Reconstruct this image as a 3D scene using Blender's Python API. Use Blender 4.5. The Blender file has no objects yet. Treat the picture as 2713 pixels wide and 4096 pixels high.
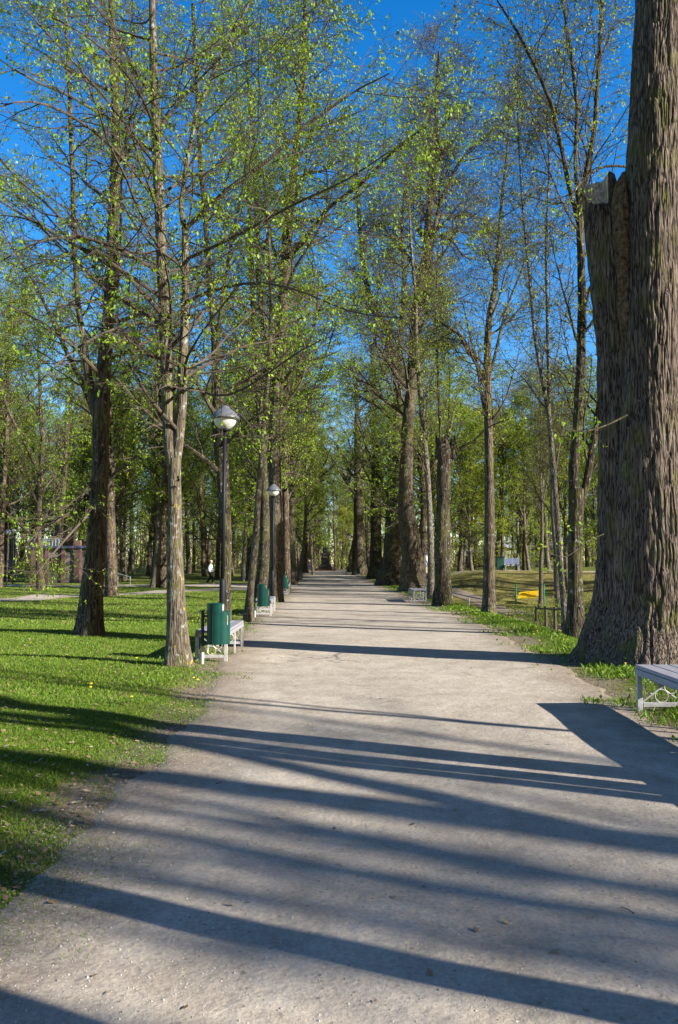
import bpy, bmesh, math, random
import numpy as np
from mathutils import Vector

# ------------------------------------------------------------------ scene
sc = bpy.context.scene
CAMZ = 1.65
PITCH = math.atan(200.0 / 3137.0)
cam_d = bpy.data.cameras.new('camera'); cam = bpy.data.objects.new('camera', cam_d)
sc.collection.objects.link(cam); sc.camera = cam
cam_d.sensor_fit = 'VERTICAL'; cam_d.sensor_height = 23.5; cam_d.lens = 18.0
cam_d.clip_start = 0.05; cam_d.clip_end = 3000
cam.location = (0, 0, CAMZ); cam.rotation_euler = (math.radians(90) + PITCH, 0, 0)

SUN_EL = math.radians(24.5); SUN_AZ = math.radians(113.9)      # azimuth clockwise from +Y
SUN = Vector((math.sin(SUN_AZ) * math.cos(SUN_EL), math.cos(SUN_AZ) * math.cos(SUN_EL), math.sin(SUN_EL)))
world = bpy.data.worlds.new("World"); sc.world = world; world.use_nodes = True
wn = world.node_tree.nodes; wl = world.node_tree.links
bg = wn.get('Background') or wn.new('ShaderNodeBackground')
sky = wn.new('ShaderNodeTexSky'); sky.sky_type = 'NISHITA'; sky.sun_disc = False
sky.sun_elevation = SUN_EL; sky.sun_rotation = SUN_AZ; sky.altitude = 0
sky.air_density = 1.0; sky.dust_density = 0.15; sky.ozone_density = 3.0
# deep clear blue away from the sun, paler and warmer on the sun's side of the sky
hs = wn.new('ShaderNodeHueSaturation'); hs.inputs['Saturation'].default_value = 1.38; hs.inputs['Hue'].default_value = 0.505
wl.new(sky.outputs[0], hs.inputs['Color'])
hw = wn.new('ShaderNodeHueSaturation'); hw.inputs['Saturation'].default_value = 0.25; hw.inputs['Value'].default_value = 0.20
wl.new(sky.outputs[0], hw.inputs['Color'])
wm = wn.new('ShaderNodeMix'); wm.data_type = 'RGBA'; wm.blend_type = 'MULTIPLY'; wm.inputs[0].default_value = 1; wm.inputs[7].default_value = (1.25, 0.95, 0.72, 1)
wl.new(hw.outputs[0], wm.inputs[6])
tcw = wn.new('ShaderNodeTexCoord'); dt = wn.new('ShaderNodeVectorMath'); dt.operation = 'DOT_PRODUCT'
dt.inputs[1].default_value = (math.sin(SUN_AZ), math.cos(SUN_AZ), 0.0); wl.new(tcw.outputs['Generated'], dt.inputs[0])
mr = wn.new('ShaderNodeMapRange'); mr.interpolation_type = 'SMOOTHSTEP'; mr.inputs['From Min'].default_value = -0.02; mr.inputs['From Max'].default_value = 0.45
wl.new(dt.outputs['Value'], mr.inputs['Value'])
sm = wn.new('ShaderNodeMix'); sm.data_type = 'RGBA'; wl.new(mr.outputs[0], sm.inputs[0]); wl.new(hs.outputs[0], sm.inputs[6]); wl.new(wm.outputs[2], sm.inputs[7])
wl.new(sm.outputs[2], bg.inputs['Color'])
bg.inputs['Strength'].default_value = 0.10
sd = bpy.data.lights.new('sun', 'SUN'); sd.energy = 5.0; sd.angle = math.radians(0.5); sd.color = (1.0, 0.945, 0.86)
so = bpy.data.objects.new('sun', sd); sc.collection.objects.link(so)
so.rotation_euler = (-SUN).to_track_quat('-Z', 'Y').to_euler(); so.location = (40, -20, 30)
sc.view_settings.view_transform = 'Standard'; sc.view_settings.look = 'None'
sc.view_settings.exposure = 1.45; sc.view_settings.gamma = 1.0; sc.view_settings.use_curve_mapping = False
sc.cycles.max_bounces = 5; sc.cycles.diffuse_bounces = 3; sc.cycles.glossy_bounces = 2
sc.cycles.transmission_bounces = 3; sc.cycles.transparent_max_bounces = 4
sc.cycles.caustics_reflective = False; sc.cycles.caustics_refractive = False

# ------------------------------------------------------------------ helpers
F = 3137.0; K = 2713.0 / 1568.0
CP, SP = math.cos(PITCH), math.sin(PITCH)
def at(px, py, Y):                       # pixel of the 1568-wide view + depth -> world
    u = (px * K - 1356.5) / F; v = (2048 - py * K) / F
    t = Y / (CP - v * SP)
    return np.array([u * t, Y, CAMZ + (SP + v * CP) * t])
def g(px, py, z=0.0):                    # pixel -> point on level z
    u = (px * K - 1356.5) / F; v = (2048 - py * K) / F
    t = (z - CAMZ) / (SP + v * CP)
    return np.array([u * t, (CP - v * SP) * t, z])
def ppm(Y): return F / Y / K             # pixels (1568 view) per metre at depth Y

def fr(x): return x - np.floor(x)
def hash3(x, y, z, s=0):
    v = np.sin(x * 127.1 + y * 311.7 + z * 74.7 + s * 53.3) * 43758.5453
    return fr(v)
def noise3(x, y, z=0.0, s=0):
    x, y, z = np.broadcast_arrays(np.asarray(x, float), np.asarray(y, float), np.asarray(z, float))
    xi, yi, zi = np.floor(x), np.floor(y), np.floor(z)
    a, b, c = x - xi, y - yi, z - zi
    a = a * a * (3 - 2 * a); b = b * b * (3 - 2 * b); c = c * c * (3 - 2 * c)
    def h(i, j, k): return hash3(xi + i, yi + j, zi + k, s)
    x00 = h(0,0,0) * (1 - a) + h(1,0,0) * a; x10 = h(0,1,0) * (1 - a) + h(1,1,0) * a
    x01 = h(0,0,1) * (1 - a) + h(1,0,1) * a; x11 = h(0,1,1) * (1 - a) + h(1,1,1) * a
    return (x00 * (1 - b) + x10 * b) * (1 - c) + (x01 * (1 - b) + x11 * b) * c
def fbm(x, y, z=0.0, o=3, s=0):
    r = 0; amp = 0.5
    for i in range(o):
        r = r + amp * noise3(x * 2**i, y * 2**i, np.asarray(z) * 2**i, s + i); amp *= 0.5
    return r / (1 - 0.5**o)
def sstep(a, b, x):
    t = np.clip((x - a) / (b - a), 0, 1); return t * t * (3 - 2 * t)

def mesh_np(name, V, polys, mats, mat_idx=None, smooth=False, attrs=None):
    """polys: list of (array [n,k]) blocks"""
    me = bpy.data.meshes.new(name)
    V = np.asarray(V, dtype=np.float32)
    me.vertices.add(len(V)); me.vertices.foreach_set('co', V.ravel())
    sizes = np.concatenate([np.full(len(p), p.shape[1], dtype=np.int32) for p in polys])
    flat = np.concatenate([p.ravel() for p in polys]).astype(np.int32)
    me.loops.add(len(flat)); me.loops.foreach_set('vertex_index', flat)
    me.polygons.add(len(sizes))
    st = np.concatenate([[0], np.cumsum(sizes)[:-1]]).astype(np.int32)
    me.polygons.foreach_set('loop_start', st); me.polygons.foreach_set('loop_total', sizes)
    if mat_idx is not None: me.polygons.foreach_set('material_index', np.asarray(mat_idx, dtype=np.int32))
    me.polygons.foreach_set('use_smooth', np.full(len(sizes), bool(smooth)) if not isinstance(smooth, np.ndarray) else smooth)
    for m in (mats if isinstance(mats, (list, tuple)) else [mats]): me.materials.append(m)
    me.update(calc_edges=True)
    for k, a in (attrs or {}).items():
        at_ = me.attributes.new(k, 'FLOAT', 'POINT'); at_.data.foreach_set('value', np.asarray(a, dtype=np.float32))
    return me
def link(name, me, parent=None, loc=None):
    o = bpy.data.objects.new(name, me); sc.collection.objects.link(o)
    if parent is not None: o.parent = parent
    if loc is not None: o.location = loc
    return o
def tag(o, label=None, cat=None, group=None, kind=None):
    if label: o['label'] = label
    if cat: o['category'] = cat
    if group: o['group'] = group
    if kind: o['kind'] = kind
    return o
def empty(name, loc, label, cat, group=None, rz=0):
    o = bpy.data.objects.new(name, None); sc.collection.objects.link(o)
    o.location = loc; o.rotation_euler = (0, 0, rz); o.empty_display_size = 0.3
    return tag(o, label, cat, group)
def dup(root, loc, rz, label, group=None, scale=None):
    r = root.copy(); sc.collection.objects.link(r); r.location = loc; r.rotation_euler = (0, 0, rz)
    r['label'] = label
    if group: r['group'] = group
    elif 'group' in r.keys(): del r['group']
    if scale: r.scale = scale
    for ch in list(root.children):
        c = ch.copy(); sc.collection.objects.link(c); c.parent = r
        for gg in list(ch.children):
            d = gg.copy(); sc.collection.objects.link(d); d.parent = c
    return r

class MB:                                 # small mesh builder for furniture
    def __init__(s): s.bm = bmesh.new()
    def box(s, c, d, rz=0.0, rx=0.0, ry=0.0):
        from mathutils import Matrix, Euler
        m = Matrix.Translation(c) @ Euler((rx, ry, rz)).to_matrix().to_4x4() @ Matrix.Diagonal((d[0], d[1], d[2], 1))
        bmesh.ops.create_cube(s.bm, size=1.0, matrix=m); return s
    def tube(s, pts, r, n=8, caps=True):
        pts = [Vector(p) for p in pts]; rs = r if isinstance(r, (list, tuple)) else [r] * len(pts)
        rings = []
        for i, p in enumerate(pts):
            t = (pts[min(i + 1, len(pts) - 1)] - pts[max(i - 1, 0)]).normalized()
            a = Vector((0, 0, 1)) if abs(t.z) < 0.9 else Vector((1, 0, 0))
            u = t.cross(a).normalized(); v = t.cross(u)
            rings.append([s.bm.verts.new(p + (u * math.cos(2 * math.pi * k / n) + v * math.sin(2 * math.pi * k / n)) * rs[i]) for k in range(n)])
        for a, b in zip(rings, rings[1:]):
            for k in range(n): s.bm.faces.new((a[k], a[(k + 1) % n], b[(k + 1) % n], b[k]))
        if caps: s.bm.faces.new(rings[0][::-1]); s.bm.faces.new(rings[-1])
        return s
    def ring(s, c, R, r, ax='y', n=20):
        pts = []
        for k in range(n + 1):
            a = 2 * math.pi * k / n
            pts.append((c[0] + R * math.cos(a), c[1], c[2] + R * math.sin(a)) if ax == 'y' else (c[0], c[1] + R * math.cos(a), c[2] + R * math.sin(a)))
        return s.tube(pts, r, 5, False)
    def lathe(s, prof, c=(0, 0, 0), n=20):
        rings = [[s.bm.verts.new((c[0] + r * math.cos(2 * math.pi * k / n), c[1] + r * math.sin(2 * math.pi * k / n), c[2] + z)) for k in range(n)] for r, z in prof]
        for a, b in zip(rings, rings[1:]):
            for k in range(n): s.bm.faces.new((a[k], a[(k + 1) % n], b[(k + 1) % n], b[k]))
        s.bm.faces.new(rings[0][::-1]); s.bm.faces.new(rings[-1]); return s
    def prism(s, poly, z0, z1):
        a = [s.bm.verts.new((x, y, z0)) for x, y in poly]; b = [s.bm.verts.new((x, y, z1)) for x, y in poly]; n = len(a)
        for k in range(n): s.bm.faces.new((a[k], a[(k + 1) % n], b[(k + 1) % n], b[k]))
        s.bm.faces.new(a[::-1]); s.bm.faces.new(b); return s
    def build(s, name, m, parent=None, bevel=0, smooth=False, loc=None):
        bmesh.ops.recalc_face_normals(s.bm, faces=s.bm.faces)
        if bevel:
            es = [e for e in s.bm.edges if e.is_manifold and e.calc_face_angle(0) > 0.6]
            bmesh.ops.bevel(s.bm, geom=es, offset=bevel, segments=1, affect='EDGES')
        me = bpy.data.meshes.new(name); s.bm.to_mesh(me); s.bm.free()
        for p in me.polygons: p.use_smooth = smooth
        me.materials.append(m)
        return link(name, me, parent, loc)

# ------------------------------------------------------------------ materials
def nmat(name):
    m = bpy.data.materials.new(name); m.use_nodes = True
    nt = m.node_tree; b = nt.nodes['Principled BSDF']
    return m, nt, b
def N(nt, t, **kw):
    n = nt.nodes.new(t)
    for k, v in kw.items():
        if k in n.inputs: n.inputs[k].default_value = v
        else: setattr(n, k, v)
    return n
def coords(nt, scale=(1, 1, 1), kind='Object'):
    tc = N(nt, 'ShaderNodeTexCoord'); mp = N(nt, 'ShaderNodeMapping'); mp.inputs['Scale'].default_value = scale
    nt.links.new(tc.outputs[kind], mp.inputs['Vector']); return mp.outputs[0]
def noise(nt, vec, scale, detail=3, rough=0.5, dist=0.0):
    n = N(nt, 'ShaderNodeTexNoise'); n.inputs['Scale'].default_value = scale; n.inputs['Detail'].default_value = detail
    n.inputs['Roughness'].default_value = rough; n.inputs['Distortion'].default_value = dist
    nt.links.new(vec, n.inputs['Vector']); return n.outputs['Fac']
def ramp(nt, fac, stops):
    r = N(nt, 'ShaderNodeValToRGB'); e = r.color_ramp.elements
    e[0].position, e[0].color = stops[0][0], (*stops[0][1], 1)
    e[1].position, e[1].color = stops[-1][0], (*stops[-1][1], 1)
    for p, c in stops[1:-1]:
        q = e.new(p); q.color = (*c, 1)
    nt.links.new(fac, r.inputs[0]); return r.outputs[0]
def mix(nt, fac, a, b, mode='MIX'):
    m = N(nt, 'ShaderNodeMix'); m.data_type = 'RGBA'; m.blend_type = mode
    for i, v in ((0, fac), (6, a), (7, b)):
        if hasattr(v, 'links'): nt.links.new(v, m.inputs[i])
        elif i == 0: m.inputs[0].default_value = v
        else: m.inputs[i].default_value = (*v, 1)
    return m.outputs[2]
def mth(nt, op, a, b=0.0, c=None, clamp=False):
    m = N(nt, 'ShaderNodeMath'); m.operation = op; m.use_clamp = clamp
    for i, v in enumerate((a, b, c)):
        if v is None: continue
        if hasattr(v, 'links'): nt.links.new(v, m.inputs[i])
        else: m.inputs[i].default_value = v
    return m.outputs[0]
def bump(nt, b, h, strength=0.5, dist=0.02):
    n = N(nt, 'ShaderNodeBump'); n.inputs['Strength'].default_value = strength; n.inputs['Distance'].default_value = dist
    nt.links.new(h, n.inputs['Height']); nt.links.new(n.outputs[0], b.inputs['Normal'])

def simple(name, col, rough=0.6, var=0.25, scale=8, metal=0.0, bmp=0.15, stretch=(1, 1, 1), dirt=None):
    m, nt, b = nmat(name)
    v = coords(nt, stretch)
    f = noise(nt, v, scale, 4, 0.6)
    lo = tuple(c * (1 - var) for c in col); hi = tuple(min(1, c * (1 + var)) for c in col)
    c = ramp(nt, f, [(0.3, lo), (0.7, hi)])
    if dirt:
        d = noise(nt, v, scale * 0.6, 6, 0.7)
        c = mix(nt, ramp(nt, d, [(0.55, (0, 0, 0)), (0.68, (1, 1, 1))]), c, dirt)
    nt.links.new(c, b.inputs['Base Color']); b.inputs['Roughness'].default_value = rough; b.inputs['Metallic'].default_value = metal
    if bmp: bump(nt, b, f, bmp, 0.01)
    b.inputs['Specular IOR Level'].default_value = 0.3
    return m

def bark(name, base, dark, scale=30, lichen=0.0, yellow=0.0, moss=0.0, bstr=0.9, vstretch=0.13, crev=0.12):
    m, nt, b = nmat(name)
    v = coords(nt, (1, 1, vstretch)); v2 = coords(nt, (1, 1, 0.6))
    f = noise(nt, v, scale, 2, 0.5, 0.3); fine = noise(nt, v, scale * 3.5, 3, 0.6)
    rid = mth(nt, 'MULTIPLY', mth(nt, 'ABSOLUTE', mth(nt, 'SUBTRACT', f, 0.5)), 6.0, clamp=True)      # 0 in the crevices
    big = noise(nt, v2, 3.0, 4, 0.6)
    c = ramp(nt, rid, [(0.0, dark), (crev, dark), (crev + 0.22, base), (1.0, tuple(min(1, q * 1.3) for q in base))])
    c = mix(nt, 0.8, c, ramp(nt, fine, [(0.3, (0.55, 0.55, 0.55)), (0.7, (1.35, 1.32, 1.28))]), 'MULTIPLY')
    c = mix(nt, 0.6, c, ramp(nt, big, [(0.3, (0.5, 0.5, 0.5)), (0.7, (1.3, 1.25, 1.15))]), 'MULTIPLY')
    def patch(c, sc_, lo, hi, col, s2=(1, 1, .8)):
        q = noise(nt, coords(nt, s2), sc_, 5, 0.65)
        return mix(nt, ramp(nt, q, [(lo, (0, 0, 0)), (hi, (1, 1, 1))]), c, col)
    if moss: c = patch(c, 2.3, 0.60 - moss * 0.2, 0.72, (0.10, 0.10, 0.03))
    if lichen: c = patch(c, 11.0, 0.60 - lichen * 0.1, 0.70 - lichen * .06, (0.28, 0.28, 0.25))
    if yellow: c = patch(c, 8.0, 0.66 - yellow * 0.1, 0.74 - yellow * .08, (0.32, 0.23, 0.03))
    nt.links.new(c, b.inputs['Base Color']); b.inputs['Roughness'].default_value = 0.95
    b.inputs['Specular IOR Level'].default_value = 0.12
    h = mth(nt, 'ADD', rid, mth(nt, 'MULTIPLY', fine, 0.5))
    bump(nt, b, h, bstr, 0.035)
    return m

def leafmat(name, c1, c2, c3, trans=0.45):
    m = bpy.data.materials.new(name); m.use_nodes = True; nt = m.node_tree
    for n in list(nt.nodes): nt.nodes.remove(n)
    out = N(nt, 'ShaderNodeOutputMaterial'); geo = N(nt, 'ShaderNodeNewGeometry')
    c = ramp(nt, geo.outputs['Random Per Island'], [(0.0, c1), (0.5, c2), (1.0, c3)])
    d = N(nt, 'ShaderNodeBsdfPrincipled'); d.inputs['Roughness'].default_value = 0.55; d.inputs['Specular IOR Level'].default_value = 0.25
    t = N(nt, 'ShaderNodeBsdfTranslucent'); mx = N(nt, 'ShaderNodeMixShader'); mx.inputs[0].default_value = trans
    nt.links.new(c, d.inputs['Base Color']); nt.links.new(c, t.inputs['Color'])
    nt.links.new(d.outputs[0], mx.inputs[1]); nt.links.new(t.outputs[0], mx.inputs[2]); nt.links.new(mx.outputs[0], out.inputs[0])
    return m

B_YOUNG = bark('bark_young', (0.128, 0.110, 0.083), (0.060, 0.049, 0.037), 24, 0.35, 0.4, 0.4, 0.5, 0.12)
B_OLD = bark('bark_old', (0.115, 0.094, 0.072), (0.034, 0.027, 0.021), 20, 0.05, 0.0, 0.5, 0.8, 0.10)
B_GIANT = bark('bark_giant', (0.140, 0.112, 0.096), (0.034, 0.026, 0.022), 24, 0.0, 0.0, 0.5, 0.8, 0.085, 0.13)
B_GREY = bark('bark_grey', (0.15, 0.132, 0.108), (0.045, 0.038, 0.03), 20, 0.5, 0.2, 0.3, 0.6, 0.3)
B_FAR = bark('bark_far', (0.105, 0.080, 0.058), (0.035, 0.027, 0.02), 12, 0.2, 0.1, 0.3, 0.6, 0.12)
B_DARK = bark('bark_dark', (0.070, 0.058, 0.044), (0.022, 0.018, 0.014), 20, 0.15, 0.1, 0.7, 0.8, 0.10)  # dark mossy bark; on shaded trunks the shade is put into its colour
B_TWIG = simple('bark_twig', (0.075, 0.058, 0.042), 0.9, 0.35, 6, bmp=0)
LF_LIME = leafmat('leaf_lime', (0.12, 0.22, 0.010), (0.21, 0.345, 0.016), (0.33, 0.46, 0.03))
LF_FAR = leafmat('leaf_far', (0.16, 0.24, 0.012), (0.27, 0.38, 0.02), (0.40, 0.50, 0.04))
LF_YEL = leafmat('leaf_maple', (0.24, 0.29, 0.015), (0.36, 0.40, 0.02), (0.46, 0.50, 0.04))
LF_BRZ = leafmat('leaf_bronze', (0.19, 0.14, 0.025), (0.20, 0.29, 0.02), (0.31, 0.43, 0.035))
LF_OLIVE = leafmat('leaf_olive', (0.17, 0.21, 0.025), (0.24, 0.28, 0.04), (0.33, 0.36, 0.07))

# ------------------------------------------------------------------ terrain
EY = [-40, 0, 3, 6, 9, 12.9, 20.5, 34, 60, 115, 140]
EL = [-1.7, -1.7, -1.65, -1.55, -1.62, -1.95, -2.4, -2.7, -3.3, -4.9, -5.5]
ER = [3.6, 3.6, 3.5, 3.4, 3.3, 3.55, 3.85, 3.3, 2.8, 1.7, 1.0]
def eL(y): return np.interp(y, EY, EL)
def eR(y): return np.interp(y, EY, ER)
RIM = [(-10, 60), (4, 60), (8, 58), (13, 58), (20, 53), (30, 45), (60, 20), (90, -20)]
def rim_y(x): return np.interp(x, [p[0] for p in RIM], [p[1] for p in RIM])
def hgt(x, y):
    x = np.asarray(x, float); y = np.asarray(y, float)
    e = eR(y)
    near = sstep(0.8, 4.3, x - e) * sstep(2, 14, y + x * 0.4) * 1.15
    d = (y - rim_y(x))
    far = sstep(-13, -1, d)
    z = -near * (1 - far) + 0.92 * far * sstep(2.2, 7.5, x - e)
    z = z + 0.35 * sstep(78, 112, y) * (1 - sstep(3, 8, x - e))
    off = np.maximum(eL(y) - x, x - e)
    z = z + 0.05 * sstep(0.0, 0.8, off) + (fbm(x * 0.35, y * 0.35, 0, 3, 3) - 0.5) * 0.22 * sstep(0.6, 4, off)
    z = z + (fbm(x * 0.7, y * 0.7, 0, 2, 9) - 0.5) * 0.035
    # slight crown & ruts on the promenade
    return z
def H(x, y): return float(hgt(x, y))

def axis(parts):
    a = []
    for s, e, st in parts: a += list(np.arange(s, e, st))
    a.append(parts[-1][1]); return np.array(a)
xs = axis([(-500, -100, 40), (-100, -30, 5), (-30, -10, 1.0), (-10, 10, 0.25), (10, 30, 0.8), (30, 100, 5), (100, 500, 40)])
ys = axis([(-60, -4, 4), (-4, 20, 0.25), (20, 70, 0.6), (70, 130, 2), (130, 600, 30)])
X, Y = np.meshgrid(xs, ys); Z = hgt(X, Y)
nx, ny = len(xs), len(ys)
idx = np.arange(nx * ny).reshape(ny, nx)
quads = np.stack([idx[:-1, :-1], idx[:-1, 1:], idx[1:, 1:], idx[1:, :-1]], -1).reshape(-1, 4)
off = np.maximum(eL(Y) - X, X - eR(Y))
bank = sstep(2.5, 6, X - eR(Y)) * sstep(-16, -8, Y - rim_y(X)) * (1 - sstep(-1.5, 0.5, Y - rim_y(X)))
wood = sstep(45, 62, Y)

def ground_mat():
    m, nt, b = nmat('lawn_ground')
    v = coords(nt)
    a_off = N(nt, 'ShaderNodeAttribute', attribute_name='off').outputs['Fac']
    a_bank = N(nt, 'ShaderNodeAttribute', attribute_name='bank').outputs['Fac']
    n1 = noise(nt, v, 0.9, 5, 0.6); n2 = noise(nt, v, 14, 4, 0.7); n3 = noise(nt, v, 90, 2, 0.6)
    grass = ramp(nt, n1, [(0.30, (0.045, 0.078, 0.010)), (0.5, (0.10, 0.15, 0.016)), (0.72, (0.20, 0.21, 0.045))])
    grass = mix(nt, 0.75, grass, ramp(nt, n2, [(0.35, (0.5, 0.55, 0.5)), (0.65, (1.4, 1.3, 1.1))]), 'MULTIPLY')
    n4 = noise(nt, v, 2.2, 6, 0.75)
    dry = ramp(nt, n2, [(0.35, (0.09, 0.07, 0.03)), (0.5, (0.22, 0.18, 0.07)), (0.68, (0.40, 0.31, 0.17))])
    dry = mix(nt, 0.8, dry, ramp(nt, n4, [(0.35, (0.45, 0.42, 0.35)), (0.5, (0.9, 0.95, 0.8)), (0.65, (1.5, 1.4, 1.2))]), 'MULTIPLY')
    grass = mix(nt, ramp(nt, noise(nt, v, 4.0, 5, 0.7), [(0.45, (0, 0, 0)), (0.62, (0.7,) * 3)]), grass, dry)
    dry2 = mix(nt, ramp(nt, n4, [(0.48, (0, 0, 0)), (0.58, (0.75, 0.75, 0.75))]), dry, grass)
    c = mix(nt, a_bank, grass, dry2)
    soil = ramp(nt, n2, [(0.3, (0.12, 0.09, 0.06)), (0.7, (0.30, 0.245, 0.18))])
    edge = mth(nt, 'ADD', a_off, mth(nt, 'MULTIPLY', mth(nt, 'SUBTRACT', n1, 0.5), 1.6))
    edge = mth(nt, 'ADD', edge, mth(nt, 'MULTIPLY', mth(nt, 'SUBTRACT', n2, 0.5), 0.9))
    c = mix(nt, ramp(nt, edge, [(0.15, (1, 1, 1)), (0.55, (0, 0, 0))]), c, soil)
    c = mix(nt, 0.5, c, ramp(nt, n3, [(0.3, (0.6,) * 3), (0.7, (1.35,) * 3)]), 'MULTIPLY')
    nt.links.new(c, b.inputs['Base Color']); b.inputs['Roughness'].default_value = 1; b.inputs['Specular IOR Level'].default_value = 0.1
    bump(nt, b, mth(nt, 'ADD', n2, mth(nt, 'MULTIPLY', n3, 0.5)), 0.9, 0.05)
    return m
G_MAT = ground_mat()
me = mesh_np('ground', np.stack([X, Y, Z], -1).reshape(-1, 3), [quads], G_MAT, smooth=True,
             attrs={'off': np.clip(off, -1, 5).ravel(), 'bank': bank.ravel()})
tag(link('ground', me), kind='structure')

def gravel_mat(name, c1, c2, c3):
    m, nt, b = nmat(name)
    v = coords(nt)
    a_e = N(nt, 'ShaderNodeAttribute', attribute_name='edge').outputs['Fac']
    n0 = noise(nt, v, 0.5, 4, 0.6); n1 = noise(nt, v, 2.2, 8, 0.7, 0.4); n2 = noise(nt, v, 45, 3, 0.7); n5 = noise(nt, v, 9, 3, 0.6)
    vo = N(nt, 'ShaderNodeTexVoronoi'); vo.inputs['Scale'].default_value = 75; nt.links.new(v, vo.inputs['Vector'])
    c = ramp(nt, n1, [(0.28, c1), (0.5, c2), (0.74, c3)])
    c = mix(nt, 0.6, c, ramp(nt, n0, [(0.3, (0.8, 0.78, 0.75)), (0.7, (1.12, 1.1, 1.08))]), 'MULTIPLY')
    c = mix(nt, 0.55, c, ramp(nt, n2, [(0.3, (0.62,) * 3), (0.7, (1.3,) * 3)]), 'MULTIPLY')
    # pebbles: random light and dark cells
    c = mix(nt, ramp(nt, mth(nt, 'MULTIPLY', vo.outputs['Color'], 1.0), [(0.95, (0, 0, 0)), (0.98, (0.35,) * 3)]), c, (0.55, 0.50, 0.44))
    dk = mth(nt, 'LESS_THAN', vo.outputs['Color'], 0.07)
    c = mix(nt, mth(nt, 'MULTIPLY', dk, 0.5), c, (0.09, 0.075, 0.06))
    ed = mth(nt, 'ADD', a_e, mth(nt, 'MULTIPLY', mth(nt, 'SUBTRACT', n1, 0.5), 0.9))
    soil = ramp(nt, n2, [(0.3, (0.15, 0.115, 0.08)), (0.7, (0.33, 0.27, 0.21))])
    c = mix(nt, ramp(nt, ed, [(0.15, (0.9,) * 3), (0.8, (0, 0, 0))]), c, soil)
    nt.links.new(c, b.inputs['Base Color']); b.inputs['Roughness'].default_value = 1; b.inputs['Specular IOR Level'].default_value = 0.1
    h = mth(nt, 'ADD', mth(nt, 'ADD', mth(nt, 'MULTIPLY', n2, 0.5), mth(nt, 'MULTIPLY', n1, 1.2)), mth(nt, 'MULTIPLY', n5, 1.6))
    bump(nt, b, h, 0.38, 0.02)
    return m
PATH_MAT = gravel_mat('gravel', (0.285, 0.243, 0.195), (0.38, 0.332, 0.272), (0.47, 0.418, 0.35))
DIRT_MAT = gravel_mat('dirt', (0.17, 0.13, 0.10), (0.22, 0.175, 0.14), (0.28, 0.225, 0.18))

def ribbon(name, ysamp, lf, rf, n, m, rise=0.006, jag=0.18, js=1.7, seed=0):
    """strip running along +Y between curves lf and rf"""
    Yv = np.asarray(ysamp); t = np.linspace(0, 1, n)
    l = lf(Yv) + (fbm(Yv * js, Yv * 0, seed, 4, seed) - 0.5) * 2 * jag
    r = rf(Yv) + (fbm(Yv * js, Yv * 0 + 7, seed, 4, seed + 5) - 0.5) * 2 * jag
    XX = l[:, None] + (r - l)[:, None] * t[None, :]; YY = np.repeat(Yv[:, None], n, 1)
    ZZ = hgt(XX, YY) + rise
    ZZ[:, 0] -= rise + 0.012; ZZ[:, -1] -= rise + 0.012
    ed = np.minimum(XX - l[:, None], r[:, None] - XX)
    ii = np.arange(len(Yv) * n).reshape(-1, n)
    q = np.stack([ii[:-1, :-1], ii[:-1, 1:], ii[1:, 1:], ii[1:, :-1]], -1).reshape(-1, 4)
    me = mesh_np(name, np.stack([XX, YY, ZZ], -1).reshape(-1, 3), [q], m, smooth=True, attrs={'edge': ed.ravel()})
    return tag(link(name, me), kind='structure')
yv = axis([(-12, 20, 0.12), (20, 60, 0.3), (60, 122, 1.0)])
ribbon('promenade', yv, eL, eR, 60, PATH_MAT, rise=0.012)

def cross_ribbon(name, pts, wid, m, rise, seed=1):
    """strip along a polyline given as (x, y, half width)"""
    P = np.array(pts, float); s = np.concatenate([[0], np.cumsum(np.hypot(*np.diff(P[:, :2], axis=0).T))])
    q = np.arange(0, s[-1], 0.35); C = np.stack([np.interp(q, s, P[:, k]) for k in range(3)], -1)
    for _ in range(12): C[1:-1] = (C[:-2] + C[2:] + 2 * C[1:-1]) / 4
    T = np.gradient(C[:, :2], axis=0); T /= np.linalg.norm(T, axis=1)[:, None]; Nn = np.stack([-T[:, 1], T[:, 0]], -1)
    n = 14; t = np.linspace(-1, 1, n)
    jl = 1 + (fbm(q * 0.9, q * 0, seed, 3, seed) - 0.5) * 0.35
    XX = C[:, 0:1] + Nn[:, 0:1] * t * C[:, 2:3] * jl[:, None]; YY = C[:, 1:2] + Nn[:, 1:2] * t * C[:, 2:3] * jl[:, None]
    ZZ = hgt(XX, YY) + rise; ZZ[:, 0] -= rise + 0.03; ZZ[:, -1] -= rise + 0.03
    ed = (1 - np.abs(t))[None, :] * C[:, 2:3]
    ii = np.arange(len(q) * n).reshape(-1, n)
    qd = np.stack([ii[:-1, :-1], ii[:-1, 1:], ii[1:, 1:], ii[1:, :-1]], -1).reshape(-1, 4)
    me = mesh_np(name, np.stack([XX, YY, ZZ], -1).reshape(-1, 3), [qd], m, smooth=True, attrs={'edge': ed.ravel()})
    return tag(link(name, me), kind='structure')
cross_ribbon('side_path', [(-3.0, 55, 6), (-7, 53, 4.5), (-12, 52.5, 2.6), (-22, 54, 2.2), (-60, 60, 2)], 0, PATH_MAT, 0.022, 2)
cross_ribbon('lawn_path', [(-4.5, 47.5, 2.5), (-8, 43.5, 1.6), (-10.5, 40.5, 1.2), (-12.5, 37.2, 1.3), (-14.5, 33.5, 1.5), (-20, 30, 1.6), (-40, 24, 1.6)], 0, PATH_MAT, 0.016, 3)
cross_ribbon('bank_path', [(3.5, 61.2, 1.2), (8, 60, 1.2), (13, 59.4, 1.0), (20, 54.5, 1.0), (30, 46.5, 1.0), (50, 30, 1)], 0, PATH_MAT, 0.03, 4)
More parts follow.
